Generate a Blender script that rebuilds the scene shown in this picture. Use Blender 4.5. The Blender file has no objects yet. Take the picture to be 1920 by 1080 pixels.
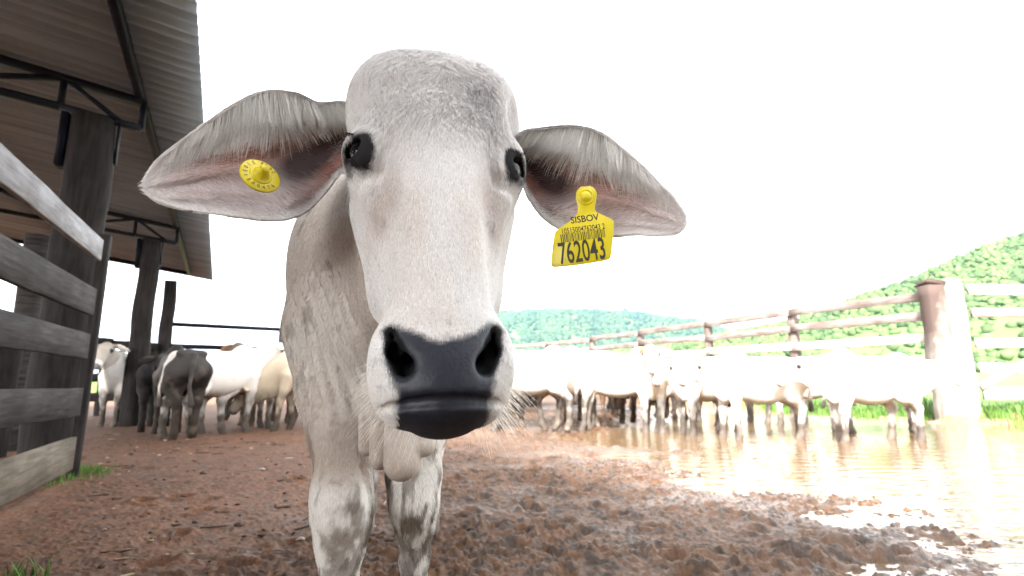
import bpy, math
import numpy as np
from mathutils import Vector, Matrix

S = bpy.context.scene
COL = S.collection
RNG = np.random.default_rng(7)
TEST = ''

# ------------------------------------------------------------------ camera
F_PX = 1000.0                     # focal length in pixels of the 1920 wide photo
PITCH = math.atan(175.0 / F_PX)
CAM_H = 0.60
cam_data = bpy.data.cameras.new('camera')
cam_data.sensor_width = 36.0
cam_data.lens = 36.0 * F_PX / 1920.0
cam_data.clip_start = 0.02
cam_data.clip_end = 8000.0
cam_data.dof.use_dof = True
cam_data.dof.focus_distance = 0.66
cam_data.dof.aperture_fstop = 7.5
cam = bpy.data.objects.new('camera', cam_data)
COL.objects.link(cam)
cam.location = (0, 0, CAM_H)
cam.rotation_euler = (math.pi / 2 + PITCH, 0, 0)
S.camera = cam

# ------------------------------------------------------------------ sky, sun, exposure
SUN_EL, SUN_AZ = math.radians(40), math.radians(197)     # azimuth from +Y towards +X
world = bpy.data.worlds.new('World')
S.world = world
world.use_nodes = True
wn, wl = world.node_tree.nodes, world.node_tree.links
wn.clear()
sky = wn.new('ShaderNodeTexSky')
sky.sky_type = 'NISHITA'
sky.sun_disc = False
sky.sun_elevation = SUN_EL
sky.sun_rotation = SUN_AZ
sky.air_density = 1.0
sky.dust_density = 3.0
sky.ozone_density = 1.0
hsv = wn.new('ShaderNodeHueSaturation')                 # thin white overcast
hsv.inputs['Saturation'].default_value = 0.05
hsv.inputs['Value'].default_value = 1.5
bg = wn.new('ShaderNodeBackground')
bg.inputs['Strength'].default_value = 0.125
wo = wn.new('ShaderNodeOutputWorld')
wl.new(sky.outputs[0], hsv.inputs['Color'])
wl.new(hsv.outputs[0], bg.inputs['Color'])
wl.new(bg.outputs[0], wo.inputs['Surface'])

sun_d = bpy.data.lights.new('sun', 'SUN')
sun_d.energy = 3.2
sun_d.angle = math.radians(9)
sun_d.color = (1.0, 0.96, 0.90)
sun = bpy.data.objects.new('sun', sun_d)
COL.objects.link(sun)
sd = Vector((math.sin(SUN_AZ) * math.cos(SUN_EL), math.cos(SUN_AZ) * math.cos(SUN_EL), math.sin(SUN_EL)))
sun.rotation_euler = sd.to_track_quat('Z', 'Y').to_euler()
sun.location = sd * 40

S.view_settings.view_transform = 'Standard'
S.view_settings.look = 'None'
S.view_settings.gamma = 1.0
S.view_settings.use_curve_mapping = False
S.view_settings.exposure = 2.8
S.render.engine = 'CYCLES'
S.cycles.use_denoising = True
S.cycles.max_bounces = 8
S.cycles.diffuse_bounces = 4
S.cycles.transparent_max_bounces = 8
S.cycles.caustics_reflective = False
S.cycles.caustics_refractive = False

# ------------------------------------------------------------------ helpers
def P(px, py, Y):
    """World point seen at photo pixel (px, py) at forward distance Y (metres)."""
    x, y = (px - 960.0) / F_PX, (540.0 - py) / F_PX
    c, s = math.cos(PITCH), math.sin(PITCH)
    d = np.array([x, c - y * s, s + y * c])
    return d * (Y / d[1]) + np.array([0, 0, CAM_H])

def Pz(px, py, z):
    x, y = (px - 960.0) / F_PX, (540.0 - py) / F_PX
    c, s = math.cos(PITCH), math.sin(PITCH)
    d = np.array([x, c - y * s, s + y * c])
    return d * ((z - CAM_H) / d[2]) + np.array([0, 0, CAM_H])

def Pplane(px, py, o, n):
    """World point seen at a pixel on the plane through o with normal n."""
    x, y = (px - 960.0) / F_PX, (540.0 - py) / F_PX
    c, s = math.cos(PITCH), math.sin(PITCH)
    d = np.array([x, c - y * s, s + y * c]); e = np.array([0, 0, CAM_H])
    return e + d * (np.dot(o - e, n) / np.dot(d, n))

def sstep(a, b, x):
    t = np.clip((x - a) / (b - a), 0, 1)
    return t * t * (3 - 2 * t)

_TAB = np.random.default_rng(3).random(65536).astype(np.float32)
def _h(i, j, k):
    return _TAB[((i * 73856093) ^ (j * 19349663) ^ (k * 83492791)) & 65535]

def noise(p, scale=1.0, octaves=1, gain=0.5):
    """Value noise (fbm) in 0..1 at points p (n,3) or (n,2)."""
    p = np.asarray(p, dtype=np.float64)
    if p.shape[1] == 2:
        p = np.c_[p, np.zeros(len(p))]
    out = np.zeros(len(p)); amp = 1.0; tot = 0.0
    q = p * scale
    for o in range(octaves):
        f = np.floor(q).astype(np.int64); t = q - f; t = t * t * (3 - 2 * t)
        i, j, k = f[:, 0], f[:, 1], f[:, 2]
        v = 0
        for a in (0, 1):
            wa = t[:, 0] if a else 1 - t[:, 0]
            for b in (0, 1):
                wb = t[:, 1] if b else 1 - t[:, 1]
                for c in (0, 1):
                    wc = t[:, 2] if c else 1 - t[:, 2]
                    v = v + _h(i + a, j + b, k + c) * wa * wb * wc
        out += amp * v; tot += amp
        amp *= gain; q = q * 2.03 + 17.3
    return out / tot

def mesh_from(name, verts, faces, smooth=True):
    """verts (n,3); faces: (m,3) or (m,4) array or list of arrays/lists."""
    me = bpy.data.meshes.new(name)
    verts = np.ascontiguousarray(verts, dtype=np.float32)
    if isinstance(faces, np.ndarray):
        fl = [faces]
    else:
        fl = [f for f in faces if isinstance(f, np.ndarray)]
        rest = [list(f) for f in faces if not isinstance(f, np.ndarray)]
        by = {}
        for f in rest:
            by.setdefault(len(f), []).append(f)
        fl += [np.array(v) for v in by.values()]
    nl = sum(f.size for f in fl); nf = sum(len(f) for f in fl)
    me.vertices.add(len(verts)); me.vertices.foreach_set('co', verts.ravel())
    me.loops.add(nl); me.polygons.add(nf)
    me.loops.foreach_set('vertex_index', np.concatenate([f.ravel() for f in fl]).astype(np.int32))
    tot = np.concatenate([np.full(len(f), f.shape[1]) for f in fl])
    st = np.concatenate([[0], np.cumsum(tot)[:-1]])
    me.polygons.foreach_set('loop_start', st.astype(np.int32))
    me.update(calc_edges=True)
    me.validate()
    if smooth:
        me.polygons.foreach_set('use_smooth', np.ones(len(me.polygons), dtype=bool))
    return me

def set_col(me, col, name='Col'):
    a = me.attributes.new(name, 'FLOAT_COLOR', 'POINT')
    c = np.ones((len(me.vertices), 4), dtype=np.float32)
    c[:, :3] = col
    a.data.foreach_set('color', c.ravel())

def link(name, me, mat=None, parent=None):
    o = bpy.data.objects.new(name, me)
    COL.objects.link(o)
    if mat is not None:
        for m in (mat if isinstance(mat, (list, tuple)) else [mat]):
            me.materials.append(m)
    if parent is not None:
        o.parent = parent
    return o

def tag(o, label, cat, group=None, kind=None):
    o['label'] = label; o['category'] = cat
    if group: o['group'] = group
    if kind: o['kind'] = kind
    return o

def empty(name, loc=(0, 0, 0)):
    o = bpy.data.objects.new(name, None)
    COL.objects.link(o); o.location = loc
    o.empty_display_size = 0.1
    return o

class MB:
    """collects simple solids into one mesh"""
    def __init__(s): s.v = []; s.f = []; s.n = 0
    def add(s, v, f):
        v = np.asarray(v, dtype=float)
        s.v.append(v); s.f += [[i + s.n for i in q] for q in f]; s.n += len(v)
    def beam(s, a, b, w, h, up=(0, 0, 1), jitter=0.0, segs=1, sag=0.0):
        """box bar from a to b; w across, h along 'up'"""
        a, b = np.array(a, float), np.array(b, float)
        d = b - a; L = np.linalg.norm(d); d = d / L
        u = np.array(up, float); u = u - d * np.dot(u, d); u /= np.linalg.norm(u)
        r = np.cross(d, u)
        rows = []
        for i in range(segs + 1):
            t = i / segs
            c = a + (b - a) * t - u * sag * 4 * t * (1 - t)
            jw, jh = 1.0, 1.0
            off = np.zeros(3)
            if jitter and segs > 1:
                jw = 1 + RNG.normal() * jitter; jh = 1 + RNG.normal() * jitter
                off = u * RNG.normal() * jitter * h * .35 + r * RNG.normal() * jitter * w * .35
            cw, ch = w / 2 * jw, h / 2 * jh
            bv = min(w, h) * 0.12
            for x, y in ((-cw, -ch + bv), (-cw + bv, -ch), (cw - bv, -ch), (cw, -ch + bv),
                         (cw, ch - bv), (cw - bv, ch), (-cw + bv, ch), (-cw, ch - bv)):
                rows.append(c + r * x + u * y + off)
        f = []
        for i in range(segs):
            for k in range(8):
                k2 = (k + 1) % 8
                f.append([i * 8 + k, i * 8 + k2, (i + 1) * 8 + k2, (i + 1) * 8 + k])
        f.append(list(range(7, -1, -1))); f.append([segs * 8 + k for k in range(8)])
        s.add(rows, f)
    def tube(s, pts, rad, n=14, wob=0.0, caps=True):
        pts = np.array(pts, float); rad = np.broadcast_to(np.array(rad, float), (len(pts),))
        rows = []
        ph = RNG.random() * 10
        for i, p in enumerate(pts):
            d = pts[min(i + 1, len(pts) - 1)] - pts[max(i - 1, 0)]; d = d / np.linalg.norm(d)
            r = np.cross(d, (0.13, 0.97, 0.2)); r /= np.linalg.norm(r); u = np.cross(r, d)
            for k in range(n):
                a = 2 * math.pi * k / n
                w = 1 + wob * (math.sin(3 * a + ph + i * .4) + .6 * math.sin(5 * a - i * .7 + ph))
                rows.append(p + rad[i] * w * (r * math.cos(a) + u * math.sin(a)))
        f = []
        for i in range(len(pts) - 1):
            for k in range(n):
                k2 = (k + 1) % n
                f.append([i * n + k, i * n + k2, (i + 1) * n + k2, (i + 1) * n + k])
        if caps:
            f.append(list(range(n - 1, -1, -1))); f.append([(len(pts) - 1) * n + k for k in range(n)])
        s.add(rows, f)
    def build(s, name, mat, parent=None, smooth=False, origin=None):
        v = np.concatenate(s.v)
        if origin is not None: v = v - np.array(origin)
        me = mesh_from(name, v, s.f, smooth)
        return link(name, me, mat, parent)

# ------------------------------------------------------------------ materials
def new_mat(name):
    m = bpy.data.materials.new(name); m.use_nodes = True
    nt = m.node_tree
    return m, nt, nt.nodes['Principled BSDF'], nt.nodes.new, nt.links.new

def simple(name, col, rough=0.6, metal=0.0, spec=0.5, var=0.0, scale=20.0, bump=0.0):
    m, nt, b, N, L = new_mat(name)
    b.inputs['Base Color'].default_value = (*col, 1)
    b.inputs['Roughness'].default_value = rough
    b.inputs['Metallic'].default_value = metal
    b.inputs['Specular IOR Level'].default_value = spec
    if var or bump:
        tc = N('ShaderNodeTexCoord'); nz = N('ShaderNodeTexNoise')
        nz.inputs['Scale'].default_value = scale; nz.inputs['Detail'].default_value = 6
        L(tc.outputs['Object'], nz.inputs['Vector'])
        if var:
            mx = N('ShaderNodeMix'); mx.data_type = 'RGBA'
            mx.inputs['A'].default_value = (*[c * (1 - var) for c in col], 1)
            mx.inputs['B'].default_value = (*[min(1, c * (1 + var)) for c in col], 1)
            L(nz.outputs[0], mx.inputs['Factor']); L(mx.outputs['Result'], b.inputs['Base Color'])
        if bump:
            bp = N('ShaderNodeBump'); bp.inputs['Strength'].default_value = bump
            bp.inputs['Distance'].default_value = 0.01
            L(nz.outputs[0], bp.inputs['Height']); L(bp.outputs[0], b.inputs['Normal'])
    return m

def wood_mat(name, ca, cb, grain=(1, 1, 12), scale=6.0, rough=0.8, vec='Object', lichen=None):
    m, nt, b, N, L = new_mat(name)
    tc = N('ShaderNodeTexCoord'); mp = N('ShaderNodeMapping'); mp.inputs['Scale'].default_value = grain
    nz = N('ShaderNodeTexNoise'); nz.inputs['Scale'].default_value = scale; nz.inputs['Detail'].default_value = 9
    nz.inputs['Roughness'].default_value = 0.65
    L(tc.outputs[vec], mp.inputs[0]); L(mp.outputs[0], nz.inputs['Vector'])
    cr = N('ShaderNodeValToRGB')
    cr.color_ramp.elements[0].position = 0.32; cr.color_ramp.elements[0].color = (*ca, 1)
    cr.color_ramp.elements[1].position = 0.68; cr.color_ramp.elements[1].color = (*cb, 1)
    L(nz.outputs[0], cr.inputs[0])
    out = cr.outputs[0]
    n2 = N('ShaderNodeTexNoise'); n2.inputs['Scale'].default_value = 3.1; n2.inputs['Detail'].default_value = 5
    L(tc.outputs[vec], n2.inputs['Vector'])
    mx = N('ShaderNodeMix'); mx.data_type = 'RGBA'; mx.blend_type = 'MULTIPLY'
    r2 = N('ShaderNodeValToRGB'); r2.color_ramp.elements[0].position = .35; r2.color_ramp.elements[0].color = (.45, .42, .4, 1)
    r2.color_ramp.elements[1].position = .65
    L(n2.outputs[0], r2.inputs[0]); mx.inputs['Factor'].default_value = .7
    L(out, mx.inputs['A']); L(r2.outputs[0], mx.inputs['B'])
    L(mx.outputs['Result'], b.inputs['Base Color'])
    b.inputs['Roughness'].default_value = rough; b.inputs['Specular IOR Level'].default_value = .12
    bp = N('ShaderNodeBump'); bp.inputs['Strength'].default_value = 0.5; bp.inputs['Distance'].default_value = 0.006
    L(nz.outputs[0], bp.inputs['Height']); L(bp.outputs[0], b.inputs['Normal'])
    return m

# ------------------------------------------------------------------ implicit surfaces
class SDF:
    def __init__(s, xs, ys, zs):
        s.ax = [np.asarray(a, dtype=np.float32) for a in (xs, ys, zs)]
        s.F = np.full([len(a) for a in s.ax], 0.25, dtype=np.float32)
    def _box(s, lo, hi):
        sl = []
        for a, l, h in zip(s.ax, lo, hi):
            i0 = max(0, np.searchsorted(a, l) - 1); i1 = min(len(a), np.searchsorted(a, h) + 1)
            if i1 <= i0: return None
            sl.append(slice(i0, i1))
        return tuple(sl)
    def _pts(s, sl):
        return (s.ax[0][sl[0]][:, None, None], s.ax[1][sl[1]][None, :, None], s.ax[2][sl[2]][None, None, :])
    def _comb(s, sl, d, k, op):
        A = s.F[sl]
        if op == 'add':
            h = np.maximum(k - np.abs(A - d), 0) / k if k > 0 else 0
            s.F[sl] = np.minimum(A, d) - h * h * k * .25
        else:
            d = -d
            h = np.maximum(k - np.abs(A - d), 0) / k if k > 0 else 0
            s.F[sl] = np.maximum(A, d) + h * h * k * .25
    def ell(s, c, r, k=.02, R=None, op='add'):
        """ellipsoid; R rows are its local axes"""
        c = np.array(c, float); r = np.array(r, float)
        R = np.eye(3) if R is None else np.array(R, float)
        ext = np.sqrt(((R * r[:, None]) ** 2).sum(0)) + k + .02
        sl = s._box(c - ext, c + ext)
        if sl is None: return
        X, Y, Z = s._pts(sl)
        X = X - c[0]; Y = Y - c[1]; Z = Z - c[2]
        q = [(R[i, 0] * X + R[i, 1] * Y + R[i, 2] * Z) for i in range(3)]
        k0 = np.sqrt((q[0] / r[0]) ** 2 + (q[1] / r[1]) ** 2 + (q[2] / r[2]) ** 2) + 1e-6
        k1 = np.sqrt((q[0] / r[0] ** 2) ** 2 + (q[1] / r[1] ** 2) ** 2 + (q[2] / r[2] ** 2) ** 2) + 1e-6
        s._comb(sl, (k0 * (k0 - 1) / k1).astype(np.float32), k, op)
    def cone(s, a, b, ra, rb, k=.02, flat=None, op='add'):
        """round cone a->b; flat=(axis, f): squashed along axis so its half size there is r*f"""
        a = np.array(a, float); b = np.array(b, float)
        rm = max(ra, rb) * max(1.0, flat[1] if flat else 1.0) + k + .02
        sl = s._box(np.minimum(a, b) - rm, np.maximum(a, b) + rm)
        if sl is None: return
        X, Y, Z = s._pts(sl)
        d = b - a; L2 = np.dot(d, d) + 1e-9
        X = X - a[0]; Y = Y - a[1]; Z = Z - a[2]
        t = np.clip((X * d[0] + Y * d[1] + Z * d[2]) / L2, 0, 1)
        X = X - t * d[0]; Y = Y - t * d[1]; Z = Z - t * d[2]
        r = ra + (rb - ra) * t
        n2 = X * X + Y * Y + Z * Z
        if flat:
            ax = np.array(flat[0], float); ax /= np.linalg.norm(ax)
            m = X * ax[0] + Y * ax[1] + Z * ax[2]
            n2 = n2 - m * m + (m / flat[1]) ** 2
            dd = (np.sqrt(np.maximum(n2, 0)) - r) * min(1.0, flat[1])
        else:
            dd = np.sqrt(n2) - r
        s._comb(sl, dd.astype(np.float32), k, op)
    def chain(s, pts, rads, k=.02, flat=None, op='add'):
        for i in range(len(pts) - 1):
            s.cone(pts[i], pts[i + 1], rads[i], rads[i + 1], k, flat, op)
    def mesh(s):
        F = s.F; neg = F < 0
        nx, ny, nz = F.shape
        c = neg[:-1, :-1, :-1].astype(np.int8)
        cnt = np.zeros((nx - 1, ny - 1, nz - 1), np.int8)
        for i in (0, 1):
            for j in (0, 1):
                for k in (0, 1):
                    cnt += neg[i:nx - 1 + i, j:ny - 1 + j, k:nz - 1 + k]
        act = np.argwhere((cnt > 0) & (cnt < 8))
        I, J, K = act.T
        vid = np.full((nx - 1, ny - 1, nz - 1), -1, np.int32); vid[I, J, K] = np.arange(len(act))
        val = {}
        for i in (0, 1):
            for j in (0, 1):
                for k in (0, 1):
                    val[i, j, k] = F[I + i, J + j, K + k]
        acc = np.zeros((len(act), 3)); num = np.zeros(len(act))
        for axis in range(3):
            for u in (0, 1):
                for w in (0, 1):
                    a = [u, w]; a.insert(axis, 0); b = [u, w]; b.insert(axis, 1)
                    va, vb = val[tuple(a)], val[tuple(b)]
                    m = (va < 0) != (vb < 0)
                    t = np.where(m, va / np.where(m, va - vb, 1), 0)
                    p = np.tile(np.array(a, float), (len(act), 1)); p[:, axis] = t
                    acc += p * m[:, None]; num += m
        loc = acc / num[:, None]
        V = np.empty((len(act), 3))
        for ax, idx in enumerate((I, J, K)):
            A = s.ax[ax]; V[:, ax] = A[idx] + loc[:, ax] * (A[idx + 1] - A[idx])
        Q = []
        for axis in range(3):
            o = [a for a in range(3) if a != axis]
            sa = [slice(None)] * 3; sb = [slice(None)] * 3
            sa[axis] = slice(0, -1); sb[axis] = slice(1, None)
            for q in o: sa[q] = slice(1, -1); sb[q] = slice(1, -1)
            A, B = neg[tuple(sa)], neg[tuple(sb)]
            e = np.argwhere(A != B)
            if len(e) == 0: continue
            g = e.copy(); g[:, o[0]] += 1; g[:, o[1]] += 1
            inside = A[tuple(e.T)]
            def cell(d0, d1):
                q = g.copy(); q[:, o[0]] -= d0; q[:, o[1]] -= d1
                return vid[q[:, 0], q[:, 1], q[:, 2]]
            quad = np.stack([cell(1, 1), cell(0, 1), cell(0, 0), cell(1, 0)], 1)
            flip = ~inside if axis != 1 else inside
            quad[flip] = quad[flip][:, ::-1]
            Q.append(quad)
        return V, np.concatenate(Q)

def relax(V, Q, it=2, lam=.5):
    n = len(V)
    e = np.concatenate([Q[:, [0, 1]], Q[:, [1, 2]], Q[:, [2, 3]], Q[:, [3, 0]]])
    e = np.concatenate([e, e[:, ::-1]])
    deg = np.bincount(e[:, 0], minlength=n)[:, None]
    for _ in range(it):
        for l in (lam, -lam * 1.03):
            acc = np.stack([np.bincount(e[:, 0], V[e[:, 1], a], n) for a in range(3)], 1)
            V = V + l * (acc / np.maximum(deg, 1) - V)
    return V

def normals(V, Q):
    a = V[Q[:, 2]] - V[Q[:, 0]]; b = V[Q[:, 3]] - V[Q[:, 1]]
    fn = np.cross(a, b)
    n = np.zeros_like(V)
    for k in range(4):
        for ax in range(3):
            n[:, ax] += np.bincount(Q[:, k], fn[:, ax], len(V))
    return n / (np.linalg.norm(n, axis=1, keepdims=True) + 1e-12)

def inpoly(x, y, poly):
    poly = np.array(poly); ins = np.zeros(len(x), bool)
    for i in range(len(poly)):
        (x1, y1), (x2, y2) = poly[i], poly[i - 1]
        c = ((y1 > y) != (y2 > y)) & (x < (x2 - x1) * (y - y1) / (y2 - y1 + 1e-12) + x1)
        ins ^= c
    return ins

def polydist(x, y, poly, closed=True):
    poly = np.array(poly); d = np.full(len(x), 1e9)
    for i in range(0 if closed else 1, len(poly)):
        a, b = poly[i - 1], poly[i]; e = b - a
        t = np.clip(((x - a[0]) * e[0] + (y - a[1]) * e[1]) / (e @ e + 1e-12), 0, 1)
        d = np.minimum(d, np.hypot(x - a[0] - t * e[0], y - a[1] - t * e[1]))
    return d
# ================================================================== the calf in front of the camera
def unit(v):
    v = np.array(v, float); return v / np.linalg.norm(v)

HO = P(818, 285, 0.660)
HM = P(829, 690, 0.545)
HA = unit(HO - HM)
_l = np.array([1.0, 0.17, -0.015]); HL = unit(_l - HA * np.dot(_l, HA))
HN = np.cross(HL, HA)
HR = np.stack([HL, HN, HA])
def HW(l, n, a): return HO + HL * l + HN * n + HA * a
def to_local(V): return (V - HO) @ HR.T
def padpt(px, py, n0):                       # pixel -> (l, a) on a head plane at height n0
    q = to_local(Pplane(px, py, HO + HN * n0, HN)[None])[0]
    return (q[0], q[2])

def coat_material():
    m, nt, b, N, L = new_mat('calf_coat')
    at = N('ShaderNodeAttribute'); at.attribute_name = 'Col'
    tc = N('ShaderNodeTexCoord')
    mp = N('ShaderNodeMapping'); mp.inputs['Scale'].default_value = (420, 420, 120)
    nz = N('ShaderNodeTexNoise'); nz.inputs['Scale'].default_value = 1.0; nz.inputs['Detail'].default_value = 3
    L(tc.outputs['Object'], mp.inputs[0]); L(mp.outputs[0], nz.inputs['Vector'])
    rp = N('ShaderNodeMapRange'); rp.inputs['From Min'].default_value = .3; rp.inputs['From Max'].default_value = .7
    rp.inputs['To Min'].default_value = .82; rp.inputs['To Max'].default_value = 1.1
    L(nz.outputs[0], rp.inputs[0])
    mx = N('ShaderNodeMix'); mx.data_type = 'RGBA'; mx.blend_type = 'MULTIPLY'; mx.inputs['Factor'].default_value = 1
    L(at.outputs['Color'], mx.inputs['A']); L(rp.outputs[0], mx.inputs['B'])
    L(mx.outputs['Result'], b.inputs['Base Color'])
    # the alpha-like second attribute gives the gloss of bare wet skin
    a2 = N('ShaderNodeAttribute'); a2.attribute_name = 'Gloss'
    r2 = N('ShaderNodeMapRange'); r2.inputs['To Min'].default_value = .85; r2.inputs['To Max'].default_value = .44
    L(a2.outputs['Fac'], r2.inputs[0]); L(r2.outputs[0], b.inputs['Roughness'])
    r3 = N('ShaderNodeMapRange'); r3.inputs['To Min'].default_value = .15; r3.inputs['To Max'].default_value = .42
    L(a2.outputs['Fac'], r3.inputs[0]); L(r3.outputs[0], b.inputs['Specular IOR Level'])
    bp = N('ShaderNodeBump'); bp.inputs['Strength'].default_value = .3; bp.inputs['Distance'].default_value = .0010
    vo = N('ShaderNodeTexVoronoi'); vo.inputs['Scale'].default_value = 260
    L(tc.outputs['Object'], vo.inputs['Vector'])
    mb = N('ShaderNodeMix'); mb.data_type = 'FLOAT'
    L(a2.outputs['Fac'], mb.inputs['Factor']); L(nz.outputs[0], mb.inputs['A']); L(vo.outputs['Distance'], mb.inputs['B'])
    L(mb.outputs['Result'], bp.inputs['Height']); L(bp.outputs[0], b.inputs['Normal'])
    return m

def ear_material():
    m, nt, b, N, L = new_mat('ear_skin')
    at = N('ShaderNodeAttribute'); at.attribute_name = 'Col'
    L(at.outputs['Color'], b.inputs['Base Color'])
    b.inputs['Roughness'].default_value = .7; b.inputs['Specular IOR Level'].default_value = .2
    tr = N('ShaderNodeBsdfTranslucent'); mx = N('ShaderNodeMixShader'); mx.inputs[0].default_value = .22
    gm = N('ShaderNodeMix'); gm.data_type = 'RGBA'; gm.blend_type = 'MULTIPLY'; gm.inputs['Factor'].default_value = 1
    gm.inputs['B'].default_value = (1, .55, .42, 1)
    L(at.outputs['Color'], gm.inputs['A']); L(gm.outputs['Result'], tr.inputs['Color'])
    out = nt.nodes['Material Output']
    L(b.outputs[0], mx.inputs[1]); L(tr.outputs[0], mx.inputs[2]); L(mx.outputs[0], out.inputs[0])
    return m

def hair_material():
    m, nt, b, N, L = new_mat('hair')
    at = N('ShaderNodeAttribute'); at.attribute_name = 'Col'
    L(at.outputs['Color'], b.inputs['Base Color'])
    b.inputs['Roughness'].default_value = .5; b.inputs['Specular IOR Level'].default_value = .25
    tr = N('ShaderNodeBsdfTranslucent'); mx = N('ShaderNodeMixShader'); mx.inputs[0].default_value = .5
    L(at.outputs['Color'], tr.inputs['Color'])
    out = nt.nodes['Material Output']
    L(b.outputs[0], mx.inputs[1]); L(tr.outputs[0], mx.inputs[2]); L(mx.outputs[0], out.inputs[0])
    return m

M_COAT, M_EAR, M_HAIR = coat_material(), ear_material(), hair_material()
try: S.cycles_curves.shape = 'RIBBONS'
except Exception: pass

def hair(name, roots, nrm, dirs, length, col, rad, parent, lift=.35, droop=0.0, npts=4):
    """hair strands: leave along the normal a little, then lie along dirs"""
    n = len(roots)
    cu = bpy.data.hair_curves.new(name)
    cu.add_curves([npts] * n)
    length = np.broadcast_to(np.asarray(length, float), (n,))
    t = np.linspace(0, 1, npts)
    pos = np.empty((n, npts, 3), np.float32)
    for i, u in enumerate(t):
        out = lift * (u - .55 * u * u)
        p = roots + length[:, None] * (dirs * u * (1 - .12 * u) + nrm * out)
        p[:, 2] -= droop * length * u * u
        pos[:, i] = p
    cu.attributes['position'].data.foreach_set('vector', pos.ravel())
    r = np.broadcast_to(np.asarray(rad, float), (n,))
    rr = (r[:, None] * np.array([1, .95, .75, .25] if npts == 4 else np.linspace(1, .2, npts))).astype(np.float32)
    ra = cu.attributes.get('radius') or cu.attributes.new('radius', 'FLOAT', 'POINT')
    ra.data.foreach_set('value', rr.ravel())
    ca = cu.attributes.new('Col', 'FLOAT_COLOR', 'CURVE')
    c4 = np.ones((n, 4), np.float32); c4[:, :3] = col
    ca.data.foreach_set('color', c4.ravel())
    o = bpy.data.objects.new(name, cu); COL.objects.link(o)
    cu.materials.append(M_HAIR)
    o.parent = parent
    return o

def scatter(V, Q, N, n, weight):
    """n random points on quads with per-vertex weight -> points, normals, vertex index"""
    a, b, c, d = (V[Q[:, i]] for i in range(4))
    ar = .5 * np.linalg.norm(np.cross(c - a, d - b), axis=1)
    w = ar * weight[Q].mean(1); w = w / w.sum()
    f = RNG.choice(len(Q), n, p=w)
    u, v = RNG.random((2, n, 1))
    q = Q[f]
    p = (1 - u) * (1 - v) * V[q[:, 0]] + u * (1 - v) * V[q[:, 1]] + u * v * V[q[:, 2]] + (1 - u) * v * V[q[:, 3]]
    nn = (1 - u) * (1 - v) * N[q[:, 0]] + u * (1 - v) * N[q[:, 1]] + u * v * N[q[:, 2]] + (1 - u) * v * N[q[:, 3]]
    nn /= np.linalg.norm(nn, axis=1, keepdims=True) + 1e-9
    return p, nn, q[:, 0]

def grid_axis(segs):
    out = []
    for a, b, h in segs:
        out.append(np.linspace(a, b, max(2, int(round((b - a) / h))), endpoint=False))
    out.append([segs[-1][1]])
    return np.concatenate(out)

q_ = 1.0 if not TEST.startswith('q') else 1.7
EYES = [(-1, HW(-.0865, .012, -.027), .0215), (1, HW(.0885, .003, -.036), .0215)]

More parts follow.
